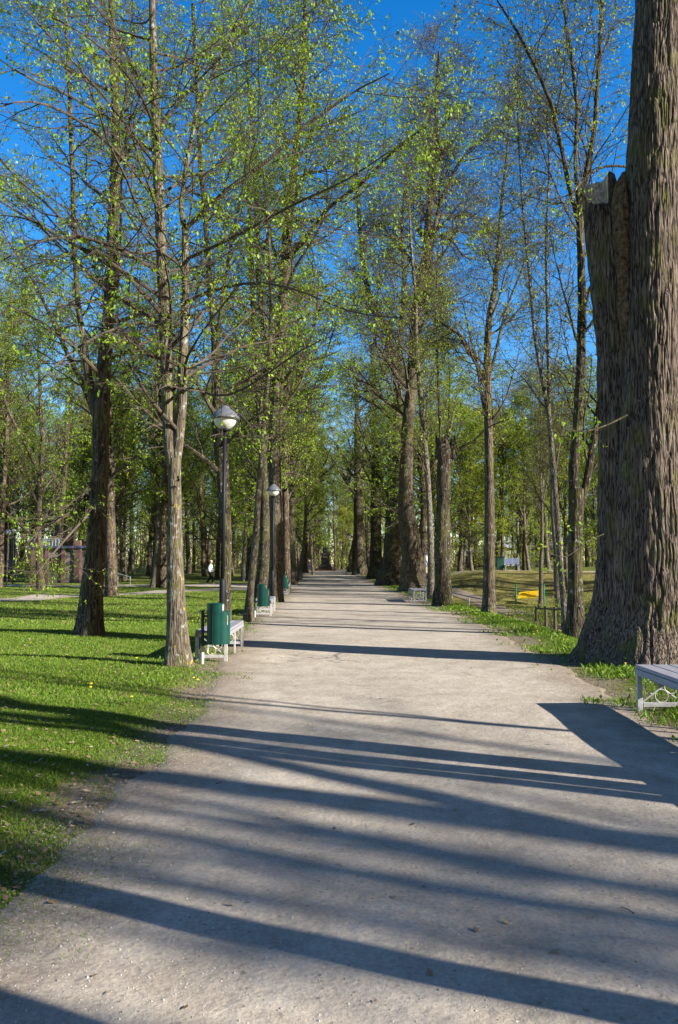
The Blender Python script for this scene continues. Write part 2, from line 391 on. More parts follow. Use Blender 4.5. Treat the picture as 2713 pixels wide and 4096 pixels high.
cross_ribbon('valley_path', [(5.4, 56, 0.5), (6, 47, 1.0), (6.5, 40, 1.8), (8.0, 34, 2.2), (9.3, 29.5, 2.2), (14, 23, 2.2), (34, 6, 2.2)], 0, DIRT_MAT, 0.03, 5)
cross_ribbon('slope_path', [(5.2, 58.5, 0.5), (6.5, 54, 0.6), (7.8, 50.5, 0.6), (9.4, 46.0, 0.7), (9.8, 41, 0.9)], 0, DIRT_MAT, 0.035, 6)

# ------------------------------------------------------------------ grass, weeds, litter, stones (stuff)
def blades(name, P, h, w, lean, m, seed, quad=False, kind='stuff', label=None):
    r = np.random.default_rng(seed); n = len(P)
    a = r.uniform(0, 2 * np.pi, n); hh = h * r.uniform(0.5, 1.3, n); ww = w * r.uniform(0.7, 1.3, n)
    s = np.stack([np.cos(a), np.sin(a), 0 * a], -1) * ww[:, None] / 2
    la = r.uniform(0, 2 * np.pi, n); le = hh * lean * r.uniform(0.2, 1.4, n)
    tip = P + np.stack([np.cos(la) * le, np.sin(la) * le, hh], -1)
    if quad:
        mid = P * 0.5 + tip * 0.5 + np.array([0, 0, 0.12]) * hh[:, None]
        V = np.stack([P, mid - s, tip, mid + s], 1).reshape(-1, 3); f = np.arange(4 * n).reshape(-1, 4)
    else:
        V = np.stack([P - s, P + s, tip], 1).reshape(-1, 3); f = np.arange(3 * n).reshape(-1, 3)
    me = mesh_np(name, V, [f], m)
    return tag(link(name, me), label, None, None, 'stuff')
GRASS = leafmat('grass_blade', (0.045, 0.115, 0.007), (0.115, 0.215, 0.011), (0.24, 0.29, 0.05), 0.3)
WEED = leafmat('weed_leaf', (0.07, 0.14, 0.008), (0.13, 0.22, 0.012), (0.22, 0.31, 0.03), 0.3)
rg = np.random.default_rng(5)
def pts_region(n, y0, y1, side, pw=1.0):
    y = y0 + (y1 - y0) * rg.uniform(0, 1, n) ** pw
    if side < 0:
        x1 = eL(y) + 0.6; x0 = -0.46 * y - 1.0; ok = x1 > x0
        x = x0 + (x1 - x0) * rg.uniform(0, 1, n)
    else:
        x0 = eR(y) - 0.5; x1 = np.minimum(0.46 * y + 1.0, eR(y) + (3.2 if y0 < 10 else 1.6)); ok = x1 > x0
        x = x0 + (x1 - x0) * rg.uniform(0, 1, n)
    x, y = x[ok], y[ok]
    offd = np.maximum(eL(y) - x, x - eR(y))
    dens = fbm(x * 1.3, y * 1.3, 0, 4, 21); fine = fbm(x * 6, y * 6, 0, 2, 33)
    p = sstep(-0.40, 1.1, offd + (dens - 0.5) * 2.2) * sstep(0.30, 0.55, fine * 0.6 + dens * 0.4 + 0.10)
    k = rg.uniform(0, 1, len(x)) < p
    x, y = x[k], y[k]
    return np.stack([x, y, hgt(x, y) - 0.004], -1)
RIBS = [([(-3.0, 55), (-7, 53), (-12, 52.5), (-22, 54), (-60, 60)], [6, 4.5, 2.6, 2.2, 2]), ([(-4.5, 47.5), (-8, 43.5), (-10.5, 40.5), (-12.5, 37.2), (-14.5, 33.5), (-20, 30), (-40, 24)], [2.5, 1.6, 1.2, 1.3, 1.5, 1.6, 1.6]),
        ([(5.4, 56), (6, 47), (6.5, 40), (8, 34), (9.3, 29.5), (14, 23)], [.5, 1, 1.8, 2.2, 2.2, 2.2]), ([(3.5, 61.2), (8, 60), (13, 59.4)], [1.3, 1.3, 1.1])]
def off_ribs(P):
    keep = np.ones(len(P), bool)
    for pts, w in RIBS:
        pts = np.array(pts, float); w = np.array(w, float)
        for a, b, wa, wb in zip(pts[:-1], pts[1:], w[:-1], w[1:]):
            t = np.clip(((P[:, :2] - a) @ (b - a)) / ((b - a) @ (b - a)), 0, 1); d = np.linalg.norm(P[:, :2] - a - t[:, None] * (b - a), axis=1)
            keep &= d > (wa + (wb - wa) * t) * 0.95
    return P[keep]
P = np.concatenate([pts_region(200000, 3.0, 9.5, -1, 1.1), ]); blades('grass', P, 0.026, 0.008, 0.8, GRASS, 1)
P = np.concatenate([pts_region(130000, 9.0, 21, -1)]); blades('grass', P, 0.036, 0.013, 0.8, GRASS, 2)
P = off_ribs(np.concatenate([pts_region(60000, 20, 60, -1), pts_region(16000, 20, 60, 1)])); blades('grass', P, 0.055, 0.03, 0.6, GRASS, 3)
P = np.concatenate([pts_region(70000, 6.5, 22, 1)]); blades('grass', P, 0.065, 0.012, 0.7, GRASS, 4)
P = pts_region(30000, 6.5, 30, 1); k = fbm(P[:, 0] * 2, P[:, 1] * 2, 0, 3, 77) > 0.42; k &= (P[:, 0] - eR(P[:, 1])) < 0.5 + 1.2 * fbm(P[:, 0], P[:, 1], 0, 3, 8); blades('broadleaf_weeds', P[k], 0.075, 0.032, 0.9, WEED, 5, quad=True)
P = pts_region(9000, 10, 50, -1); P = P[(eL(P[:, 1]) - P[:, 0]) < 1.1]; blades('broadleaf_weeds', P, 0.06, 0.028, 0.9, WEED, 6, quad=True)

LITTER = leafmat('dead_leaf', (0.16, 0.10, 0.05), (0.30, 0.21, 0.12), (0.48, 0.38, 0.24), 0.15)
n = 15000
y = 3 + 57 * rg.uniform(0, 1, n) ** 1.5; x = rg.uniform(-0.47, 0.47, n) * y - 0.3
offd = np.maximum(eL(y) - x, x - eR(y)); k = rg.uniform(0, 1, n) < np.where(offd > 0, 1, 0.012)
x, y = x[k], y[k]; P = np.stack([x, y, hgt(x, y) + 0.02], -1)
a = rg.uniform(0, 6.28, len(P)); L = rg.uniform(0.012, 0.03, len(P)); tl = rg.uniform(-0.4, 0.4, (len(P), 2))
u = np.stack([np.cos(a), np.sin(a), tl[:, 0]], -1) * L[:, None]; v = np.stack([-np.sin(a), np.cos(a), tl[:, 1]], -1) * (L * 0.55)[:, None]
me = mesh_np('leaf_litter', np.stack([P - u, P - v, P + u, P + v], 1).reshape(-1, 3), [np.arange(4 * len(P)).reshape(-1, 4)], LITTER)
tag(link('leaf_litter', me), kind='stuff')
# loose stones on the gravel
STONE = leafmat('gravel_stone', (0.20, 0.17, 0.14), (0.33, 0.29, 0.245), (0.44, 0.40, 0.345), 0.0)
n = 26000
y = 2.3 + 16 * rg.uniform(0, 1, n) ** 1.9; x = np.where(rg.uniform(0, 1, n) < 0.5, eL(y) + np.abs(rg.normal(0, 0.8, n)) - 0.25, rg.uniform(-0.47, 0.47, n) * y)
k = (x < eR(y) + 0.3) & (x > eL(y) - 0.4) & (np.abs(x) < 0.47 * y + .3); x, y = x[k], y[k]; nS = len(x)
P = np.stack([x, y, hgt(x, y) + 0.012], -1); s = rg.lognormal(-5.75, 0.4, nS)
octv = np.array([[1, 0, 0], [0, 1, 0], [-1, 0, 0], [0, -1, 0], [0, 0, .7], [0, 0, -.5]], float)
V = P[:, None, :] + octv[None] * s[:, None, None] * rg.uniform(0.6, 1.3, (nS, 6, 1))
of = np.array([[0, 1, 4], [1, 2, 4], [2, 3, 4], [3, 0, 4]]); fc = (np.arange(nS) * 6)[:, None, None] + of[None]
me = mesh_np('gravel_stones', V.reshape(-1, 3), [fc.reshape(-1, 3)], STONE); tag(link('gravel_stones', me), kind='stuff')
# fallen twigs
mbs = []
n = 16; y = 2.8 + 13 * rg.uniform(0, 1, n) ** 1.5; x = rg.uniform(-0.42, 0.42, n) * y
mb = MB()
for i in range(n):
    a = rg.uniform(0, 3.14); l = rg.uniform(0.015, 0.05); z = H(x[i], y[i]) + 0.016
    mb.tube([(x[i] - l * math.cos(a), y[i] - l * math.sin(a), z), (x[i], y[i], z + 0.004), (x[i] + l * math.cos(a + .15), y[i] + l * math.sin(a + .15), z)], [0.003, 0.003, 0.0015], 4)
tag(mb.build('fallen_twigs', B_TWIG), kind='stuff')
# dandelions
mb = MB(); ds = []
for i in range(70):
    yy = rg.uniform(8, 32); side = 1 if i % 3 else -1
    xx = (eR(yy) + rg.uniform(0.1, 1.6)) if side > 0 else (eL(yy) - rg.uniform(0.1, 1.4))
    z = H(xx, yy); h = rg.uniform(.07, .14)
    mb.lathe([(0.004, h), (0.018, h + 0.004), (0.016, h + 0.014)], (float(xx), yy, z), 6); ds.append(((float(xx), yy, z - .01), (float(xx), yy, z + h + .003)))
mb2 = MB(); [mb2.tube(q, .003, 4) for q in ds]; tag(mb2.build('dandelion_stems', WEED), kind='stuff')
tag(mb.build('dandelion_flowers', simple('dandelion', (0.62, 0.50, 0.02), 0.8, 0.1, bmp=0)), kind='stuff')

# ------------------------------------------------------------------ trees
def resample(P, R, n):
    P = np.asarray(P, float); R = np.asarray(R, float)
    s = np.concatenate([[0], np.cumsum(np.linalg.norm(np.diff(P, axis=0), axis=1))])
    q = np.linspace(0, s[-1], n); C = np.stack([np.interp(q, s, P[:, k]) for k in range(3)], -1); r = np.interp(q, s, R)
    for _ in range(max(1, n // 25)): C[1:-1] = (C[:-2] + C[2:] + 2 * C[1:-1]) / 4
    return C, r
def frames(P):
    T = np.gradient(P, axis=-2); T /= np.linalg.norm(T, axis=-1, keepdims=True) + 1e-9
    ref = np.where(np.abs(T[..., 2:3]) > 0.92, np.array([1., 0, 0]), np.array([0., 0, 1.]))
    U = np.cross(T, ref); U /= np.linalg.norm(U, axis=-1, keepdims=True) + 1e-9
    return T, U, np.cross(T, U)
def tubes(P, R, sides, base):
    """P[N,K,3] -> verts, quads"""
    Nn, Kk = P.shape[:2]; T, U, W = frames(P)
    a = np.arange(sides) * 2 * np.pi / sides
    V = P[:, :, None, :] + R[:, :, None, None] * (U[:, :, None, :] * np.cos(a)[:, None] + W[:, :, None, :] * np.sin(a)[:, None])
    ii = base + np.arange(Nn * Kk * sides).reshape(Nn, Kk, sides); jj = np.roll(ii, -1, axis=2)
    q = np.stack([ii[:, :-1], jj[:, :-1], jj[:, 1:], ii[:, 1:]], -1).reshape(-1, 4)
    return V.reshape(-1, 3), q
def spawn(P, R, m, t0, t1, ang, L, Kk, rng, jit=0.12, trop=0.0, rs=0.6, rmin=0.002, taper=0.75, lenpow=0.5, planar=0.0, tip=0.3, droop=0.0):
    Nn, K0 = P.shape[:2]
    t = (np.arange(m)[None, :] + rng.uniform(0.1, 0.9, (Nn, m))) / m * (t1 - t0) + t0
    f = t * (K0 - 1); i = np.clip(f.astype(int), 0, K0 - 2); w = (f - i)[..., None]
    n_ = np.arange(Nn)[:, None]
    S = P[n_, i] * (1 - w) + P[n_, i + 1] * w
    r0 = R[n_, i] * (1 - w[..., 0]) + R[n_, i + 1] * w[..., 0]
    T, U, W = frames(P); t_ = T[n_, i]; u_ = U[n_, i]; w_ = W[n_, i]
    ph = rng.uniform(0, 2 * np.pi, (Nn, m))
    if planar: ph = np.where(rng.uniform(0, 1, (Nn, m)) < planar, (np.arange(m)[None, :] % 2) * np.pi + rng.normal(0, 0.45, (Nn, m)), ph)
    an = np.radians(ang) * rng.uniform(0.75, 1.25, (Nn, m))
    D = t_ * np.cos(an)[..., None] + (u_ * np.cos(ph)[..., None] + w_ * np.sin(ph)[..., None]) * np.sin(an)[..., None]
    Lp = (L(t) if callable(L) else L * (1 - (1 - tip) * t ** (1 / lenpow))) * rng.uniform(0.65, 1.25, (Nn, m))
    M = Nn * m; S = S.reshape(M, 3); D = D.reshape(M, 3); Lp = Lp.reshape(M); r0 = r0.reshape(M)
    out = np.zeros((M, Kk, 3)); out[:, 0] = S; cur = S; d = D; step = (Lp / (Kk - 1))[:, None]
    for k in range(1, Kk):
        d = d + rng.normal(0, jit, (M, 3)); d[:, 2] += trop - droop * (k / Kk) ** 1.5
        d /= np.linalg.norm(d, axis=1, keepdims=True); cur = cur + d * step; out[:, k] = cur
    rr = np.maximum(np.minimum(r0 * rs, Lp * 0.022 + rmin), rmin)
    Rr = rr[:, None] * (1 - taper * np.linspace(0, 1, Kk))[None, :]
    return out, np.maximum(Rr, rmin * 0.6)
def leaves(P, per, size, rng, hang=0.6, spread=0.02, asp=0.62):
    Nn, K0 = P.shape[:2]
    t = np.clip(rng.uniform(0.15, 1.0, (Nn, 1)) + rng.normal(0, 0.16, (Nn, per)), 0.05, 1.0); f = t * (K0 - 1); i = np.clip(f.astype(int), 0, K0 - 2); w = (f - i)[..., None]; n_ = np.arange(Nn)[:, None]
    S = (P[n_, i] * (1 - w) + P[n_, i + 1] * w).reshape(-1, 3) + rng.normal(0, spread, (Nn * per, 3)); M = len(S)
    d = rng.normal(0, 1, (M, 3)); d[:, 2] -= hang * 2.2; d /= np.linalg.norm(d, axis=1, keepdims=True)
    s = np.cross(d, rng.normal(0, 1, (M, 3))); s /= np.linalg.norm(s, axis=1, keepdims=True)
    L = size * rng.uniform(0.55, 1.3, M)[:, None]; wd = L * asp * rng.uniform(0.6, 1.1, M)[:, None]
    return np.stack([S, S + d * L * 0.45 + s * wd / 2, S + d * L, S + d * L * 0.45 - s * wd / 2], 1).reshape(-1, 3)

class Crown:
    def __init__(s): s.V = []; s.Q = []; s.M = []; s.n = 0
    def tube(s, P, R, sides):
        V, q = tubes(P, R, sides, s.n); s.V.append(V); s.Q.append(q); s.M.append(np.zeros(len(q), int)); s.n += len(V)
    def leaf(s, V):
        q = s.n + np.arange(len(V)).reshape(-1, 4); s.V.append(V); s.Q.append(q); s.M.append(np.ones(len(q), int)); s.n += len(V)
    def mesh(s, name, bm, lm):
        return mesh_np(name, np.concatenate(s.V), [np.concatenate(s.Q)], [bm, lm], np.concatenate(s.M))

def grow(cr, stems, rng, c0=0.3, limbs=26, l1=4.2, l2=1.7, l3=0.75, l4=0.28, m2=9, m3=7, m4=4, lp=3, lsize=0.06, ang=52, trop=0.05, tw=0.0035, leafprob=1.0, tipfrac=0.35, droop=0.12, t1=0.99, extra=None):
    """stems: list of (P[K,3], R[K], c0) in local coordinates"""
    ex = []
    for st in stems:
        P_, R_ = st[0], st[1]; c = st[2] if len(st) > 2 else c0; m = max(2, int(limbs * (st[3] if len(st) > 3 else 1)))
        ex.append(spawn(P_[None], R_[None], m, c, t1, ang, lambda t: l1 * (1 - (1 - tipfrac) * np.clip((t - c) / (1 - c), 0, 1) ** 1.3), 11, rng, 0.10, trop, 0.36, 0.008, 0.8, droop=droop * 0.5))
    if extra: ex += extra
    P1 = np.concatenate([e[0] for e in ex]); R1 = np.concatenate([e[1] for e in ex])
    cr.tube(P1, R1, 6)
    P2, R2 = spawn(P1, R1, m2, 0.15, 1.0, 48, l2, 8, rng, 0.13, 0.03, 0.6, 0.005, 0.75, planar=0.4, droop=droop); cr.tube(P2, R2, 4)
    P3, R3 = spawn(P2, R2, m3, 0.1, 1.0, 45, l3, 6, rng, 0.16, 0.0, 0.65, tw, 0.6, planar=0.6, droop=droop); cr.tube(P3, R3, 3)
    P4, R4 = spawn(P3, R3, m4, 0.1, 1.0, 45, l4, 4, rng, 0.2, 0.0, 0.8, tw * 0.8, 0.5, planar=0.6, droop=droop); cr.tube(P4, R4, 3)
    if lp:
        k = rng.uniform(0, 1, len(P4)) < leafprob
        cr.leaf(leaves(P4[k], lp, lsize, rng))
    return P1, P2

def trunk_surface(P, R, sides, seed, flare=0.0, flare_h=0.5, lump=0.08, furrow=0.0, ffreq=0.0):
    """one displaced tube, returns verts & quads"""
    n = len(P); T, U, W = frames(P[None]); T, U, W = T[0], U[0], W[0]
    # horizontal frame keeps bark upright
    U = np.tile(np.array([1., 0, 0]), (n, 1)); U -= T * (U * T).sum(1, keepdims=True); U /= np.linalg.norm(U, axis=1, keepdims=True); W = np.cross(T, U)
    a = np.arange(sides) * 2 * np.pi / sides
    zz = P[:, 2][:, None]; ca, sa = np.cos(a)[None], np.sin(a)[None]
    mod = 1 + lump * 2 * (fbm(ca * 1.3 + 5, sa * 1.3 + 5, zz * 0.9, 3, seed) - 0.5)
    if flare:
        lob = 0.5 + 0.5 * np.cos(a * 5 + seed + 1.3 * np.sin(a * 2))[None]
        mod = mod + flare * np.exp(-np.maximum(zz, 0) / flare_h) * (0.45 + 0.9 * lob)
    rad = R[:, None] * mod
    if furrow:
        arc = a[None] * np.mean(R) * ffreq
        wx = fbm(np.cos(a)[None] * 3, np.sin(a)[None] * 3, zz * 2.5, 3, seed + 2) * 1.3
        ndx = np.cos(a)[None] * np.mean(R) * ffreq; ndy = np.sin(a)[None] * np.mean(R) * ffreq
        rn = noise3(ndx + wx, ndy + wx * 0.7, zz * 2.2, seed + 4); rn2 = noise3(ndx * 2.3 + wx, ndy * 2.3, zz * 6, seed + 6); depth_v = 0.55 + 0.9 * fbm(np.cos(a)[None] * 2, np.sin(a)[None] * 2, zz * .8, 2, seed + 8)
        ridge = 1 - np.abs(rn * 2 - 1)
        rad = rad - furrow * depth_v * (ridge ** 2.6) - furrow * 0.35 * rn2 + furrow * 0.3
    V = P[:, None, :] + rad[..., None] * (U[:, None, :] * np.cos(a)[None, :, None] + W[:, None, :] * np.sin(a)[None, :, None])
    ii = np.arange(n * sides).reshape(n, sides); jj = np.roll(ii, -1, 1)
    q = np.stack([ii[:-1], jj[:-1], jj[1:], ii[1:]], -1).reshape(-1, 4)
    return V.reshape(-1, 3), q, ii

def px_stem(Yd, pts, base, dY=0.0):
    """pts: (px, py, width_px) in the 1568 view at depth Yd; extends to local coordinates of base"""
    out = []; n = len(pts)
    for i, (x, y, w) in enumerate(pts):
        Yi = Yd + dY * i / max(1, n - 1)
        p = at(x, y, Yi); out.append((*(p - base), w / ppm(Yi) / 2))
    return np.array(out)

def hero(name, label, Yd, stems, group=None, bm=B_OLD, lm=LF_LIME, top=None, seed=1, flare=0.35, sides=28, lump=0.07, res=0.10, gkw=None, category='tree', furrow=0.0, ffreq=8, extra=None):
    """stems[0] starts at the ground; every stem = dict(pts, top(height to continue to), c0, k, dY)"""
    rng = np.random.default_rng(seed)
    p0 = at(stems[0]['pts'][0][0], stems[0]['pts'][0][1], Yd)
    bz = H(p0[0], Yd); base = np.array([p0[0], Yd, bz])
    root = empty(name, tuple(base), label, category, group)
    TV, TQ, n0 = [], [], 0; G = []
    for si, st in enumerate(stems):
        A = px_stem(Yd, st['pts'], base, st.get('dY', 0))
        if si == 0:
            A[0, 2] = -0.25
        if st.get('top'):                       # continue above the frame
            p, q = A[-1], A[-2]; d = (p - q)[:3]; d = d / np.linalg.norm(d); d = d * 0.5 + np.array([0, 0, 0.5]) ; d /= np.linalg.norm(d)
            H1 = st['top']; r = p[3]; cur = p[:3].copy(); steps = 8; L = (H1 - p[2]) / steps; pp = []
            for k in range(steps):
                d = d + rng.normal(0, 0.06, 3); d[2] = abs(d[2]) + 0.05; d /= np.linalg.norm(d); cur = cur + d * L
                pp.append((*cur, r * (1 - 0.9 * (k + 1) / steps)))
            A = np.vstack([A, pp])
        Ln = np.sum(np.linalg.norm(np.diff(A[:, :3], axis=0), axis=1)); nn = max(8, int(Ln / res))
        P, R = resample(A[:, :3], A[:, 3], nn)
        V, q, ii = trunk_surface(P, R, sides if si == 0 else max(10, sides * 2 // 3), seed + si, flare if si == 0 else 0, 0.35 + R[0], lump, furrow, ffreq)
        TV.append(V); TQ.append(q + n0); n0 += len(V)
        if st.get('k', 1) > 0: G.append((P, R, st.get('c0', 0.3), st.get('k', 1)))
    me = mesh_np('trunk', np.concatenate(TV), [np.concatenate(TQ)], bm, smooth=True)
    link('trunk', me, root)
    if G:
        cr = Crown(); ex = []
        for b in (extra or []):
            A = px_stem(Yd, b['pts'], base, b.get('dY', 0)); P, R = resample(A[:, :3], A[:, 3], 11); ex.append((P[None], R[None]))
        grow(cr, G, rng, extra=ex or None, **(gkw or {}))
        link('crown', cr.mesh('crown', B_TWIG if bm is not B_YOUNG else B_TWIG, lm), root)
    return root

# --- the giant lime at the right edge of the path
def giant():
    Yd = 12.8; p0 = at(1500, 1530, Yd); base = np.array([p0[0], Yd, H(p0[0], Yd)])
    root = empty('lime_tree', tuple(base), 'giant old tree with deeply furrowed trunk and a sawn-off second stem, at the right edge', 'tree')
    main = [(1503, 1530, 285), (1507, 1480, 232), (1510, 1420, 200), (1512, 1300, 182), (1508, 1150, 165), (1506, 1000, 146), (1506, 850, 128), (1507, 600, 119), (1507, 400, 121), (1514, 250, 118), (1521, 100, 114), (1527, -20, 110), (1530, -200, 96), (1528, -400, 70)]
    st = [(1402, 1530, 165), (1415, 1480, 138), (1430, 1400, 116), (1436, 1300, 108), (1436, 1100, 104), (1434, 950, 98), (1428, 800, 97), (1413, 650, 97), (1400, 540, 95), (1389, 460, 87), (1380, 405, 76)]
    A = px_stem(Yd, main, base); A[0, 2] = -0.3
    P, R = resample(A[:, :3], A[:, 3], 560)
    V1, q1, i1 = trunk_surface(P, R, 480, 3, 0.16, 0.35, 0.05, 0.029, 22)
    B = px_stem(Yd + 0.40, st, base); B[0, 2] = -0.3
    P2, R2 = resample(B[:, :3], B[:, 3], 340)
    V2, q2, i2 = trunk_surface(P2, R2, 280, 8, 0.25, 0.3, 0.07, 0.024, 23)
    # oblique saw cut on the top of the stem, facing the path
    ztop = P2[-1, 2]; top = V2[i2[-1]]
    V2 = V2.copy()
    dx = V2[:, 0] - P2[-1, 0]; dy = V2[:, 1] - P2[-1, 1]
    lim = ztop + np.where(dx > 0.10, 0.0, np.minimum(0, -0.16 + dy * 1.5 + dx * 0.3)) - fbm(dx * 14, dy * 14, 0, 3, 5) * 0.14
    V2[:, 2] = np.where(V2[:, 2] > ztop - 1.0, np.minimum(V2[:, 2], lim), V2[:, 2])
    me = mesh_np('trunk', np.concatenate([V1, V2]), [np.concatenate([q1, q2 + len(V1)])], B_GIANT, smooth=True)
    link('trunk', me, root)
    ring = V2[i2[-1]]; m_ = len(ring); cxy = P2[-1, :2]; fr2 = np.linspace(1, 0.02, 14)
    def cutz(dx, dy):
        return ztop + np.where(dx > 0.10, 0.0, np.minimum(0, -0.16 + dy * 1.5 + dx * 0.3)) - fbm(dx * 14, dy * 14, 0, 3, 5) * 0.14
    CV = []
    for f_ in fr2:
        xy = (ring[:, :2] - cxy) * f_; zz_ = cutz(xy[:, 0], xy[:, 1]) + (0.003 if f_ == 1 else 0.004 - 0.05 * fbm(xy[:, 0] * 45, xy[:, 1] * 12, 0, 2, 9) * (f_ < .97))
        CV.append(np.column_stack([xy + cxy, zz_]))
    V = np.concatenate(CV); ci = np.arange(len(V)).reshape(len(fr2), m_); cj = np.roll(ci, -1, 1)
    tri = np.stack([ci[:-1], cj[:-1], cj[1:], ci[1:]], -1).reshape(-1, 4)
    WOOD = simple('cut_wood', (0.40, 0.28, 0.19), 0.95, 0.65, 22, bmp=1.0, stretch=(1, 1, 0.2))
    link('cut_face', mesh_np('cut_face', V, [tri], WOOD), root)
    # mossy rotten wedge in the fork
    MOSSY = simple('rotten_wood', (0.10, 0.066, 0.035), 1.0, 0.8, 14, bmp=1.0)
    C = px_stem(Yd + 0.05, [(1450, 840, 20), (1446, 720, 36), (1442, 600, 44), (1434, 480, 46), (1438, 430, 34), (1446, 398, 14)], base)
    Pq, Rq = resample(C[:, :3], C[:, 3], 60); V, q, ii = trunk_surface(Pq, Rq, 60, 12, 0, 1, 0.55, 0.05, 24)
    link('fork_wood', mesh_np('fork_wood', V, [q], MOSSY, smooth=True), root)
    rng = np.random.default_rng(12); cr = Crown(); ex = []
    for pts, dY in (([(1445, 385, 6), (1400, 382, 6), (1365, 400, 5), (1335, 430, 5), (1310, 470, 4), (1290, 500, 2)], -0.6),
                    ([(1450, 960, 5), (1400, 985, 4), (1350, 1000, 3), (1300, 990, 2)], -1.2),
                    ([(1395, 1235, 3), (1360, 1250, 2.5), (1310, 1290, 2), (1270, 1280, 1)], -1.0)):
        Q = px_stem(Yd - 0.3, pts, base, dY); a, b = resample(Q[:, :3], Q[:, 3], 11); ex.append((a[None], b[None]))
    P1 = np.concatenate([e[0] for e in ex]); R1 = np.concatenate([e[1] for e in ex]); cr.tube(P1, R1, 7)
    Pb, Rb = spawn(P1, R1, 6, 0.3, 1, 45, 0.6, 6, rng, 0.15, 0.0, 0.6, 0.004); cr.tube(Pb, Rb, 4)
    Pc, Rc = spawn(Pb, Rb, 4, 0.2, 1, 45, 0.25, 4, rng, 0.2, 0, 0.7, 0.003); cr.tube(Pc, Rc, 3); cr.leaf(leaves(Pc, 2, 0.07, rng))
    grow(cr, [(P, R * 0.6, 0.84, 1)], rng, limbs=9, l1=4.0, m2=6, m3=4, m4=2, lp=1, lsize=0.07)
    link('crown', cr.mesh('crown', B_DARK, LF_LIME), root)  # dark bark paints shade onto branches that the sun lights
giant()

YG = dict(limbs=24, l1=3.6, l2=1.5, l3=0.62, l4=0.26, m2=8, m3=6, m4=3, lp=4, lsize=0.056, leafprob=0.66, ang=58, trop=0.045, tw=0.0028)
hero('lime_tree', 'young two-stemmed tree with lichen-spotted pale trunk just left of the nearest litter bin', 12.35, [
    dict(pts=[(413, 1537, 56), (411, 1500, 46), (408, 1400, 41), (405, 1300, 37), (405, 1200, 31), (404, 1100, 29), (404, 1060, 30)], k=0),
    dict(pts=[(403, 1090, 26), (392, 1030, 27), (388, 950, 27), (385, 850, 28), (379, 700, 27), (372, 550, 25), (366, 420, 24), (361, 300, 22), (355, 150, 19), (352, 0, 15)], top=13.5, c0=0.10, k=1.2),
    dict(pts=[(405, 1090, 22), (413, 1020, 24), (421, 930, 23), (423, 840, 22), (428, 720, 19), (429, 560, 16), (428, 520, 16)], c0=0.1, k=0.3),
    dict(pts=[(428, 530, 12), (470, 490, 11), (530, 435, 10), (620, 370, 8), (720, 280, 7), (830, 205, 5), (900, 170, 3)], c0=0.1, k=0.45, dY=-1.2),
    dict(pts=[(427, 530, 14), (418, 480, 12), (432, 380, 11), (455, 260, 9), (500, 150, 8), (560, 40, 6), (610, -60, 4)], c0=0.1, k=0.5, dY=0.3)],
    bm=B_YOUNG, seed=4, sides=44, lump=0.06, res=0.05, gkw=YG, furrow=0.0015, ffreq=26,
    extra=[dict(pts=[(421, 850, 11), (400, 832, 10), (345, 826, 9), (305, 800, 8), (270, 740, 6), (235, 700, 4), (190, 690, 2)], dY=-1.8),
           dict(pts=[(418, 905, 8), (450, 890, 7), (500, 925, 6), (560, 905, 5), (640, 850, 4), (720, 790, 3), (790, 770, 2)], dY=-3.0),
           dict(pts=[(385, 640, 9), (320, 600, 8), (250, 560, 7), (160, 540, 5), (80, 560, 4), (10, 600, 3)], dY=-3.5),
           dict(pts=[(372, 480, 9), (300, 380, 8), (220, 300, 7), (120, 240, 6), (40, 230, 4), (-30, 260, 3)], dY=-4),
           dict(pts=[(366, 330, 8), (340, 240, 7), (280, 150, 6), (200, 80, 5), (120, 40, 3)], dY=-4),
           dict(pts=[(378, 760, 8), (330, 740, 7), (260, 760, 6), (180, 800, 5), (100, 870, 3), (40, 950, 2)], dY=-4.5),
           dict(pts=[(423, 700, 8), (520, 660, 7), (620, 650, 6), (720, 680, 5), (820, 730, 4), (930, 735, 3)], dY=-3.5),
           dict(pts=[(430, 600, 8), (560, 540, 7), (680, 470, 6), (800, 420, 4), (900, 350, 3)], dY=-3)])
hero('lime_tree', 'dark leaning tree with shaded black base standing alone on the left lawn', 17.4, [
    dict(pts=[(206, 1471, 58), (208, 1440, 50), (214, 1350, 47), (222, 1270, 43), (229, 1150, 39), (233, 1050, 36), (234, 940, 40), (240, 860, 34), (250, 740, 28), (258, 600, 27), (265, 450, 25), (270, 300, 22), (262, 120, 18), (258, 0, 15)], top=18, c0=0.33, k=1),
    dict(pts=[(232, 960, 26), (215, 920, 24), (205, 875, 20), (195, 800, 14), (180, 700, 13), (172, 560, 12), (168, 400, 11), (160, 200, 9), (150, 0, 7)], top=15, c0=0.15, k=0.8)],
    seed=7, sides=36, lump=0.08, res=0.06, gkw=dict(YG, limbs=26, l1=4.2, lsize=0.055), furrow=0.005, ffreq=22, bm=B_OLD,
    extra=[dict(pts=[(226, 1090, 8), (190, 1150, 7), (150, 1200, 6), (100, 1215, 5), (60, 1260, 3)], dY=-1.5),
           dict(pts=[(222, 1170, 8), (180, 1215, 6), (140, 1260, 5), (105, 1300, 3), (50, 1372, 2)], dY=-2.5),
           dict(pts=[(245, 880, 9), (160, 790, 7), (90, 740, 5), (10, 700, 3)], dY=-2)])
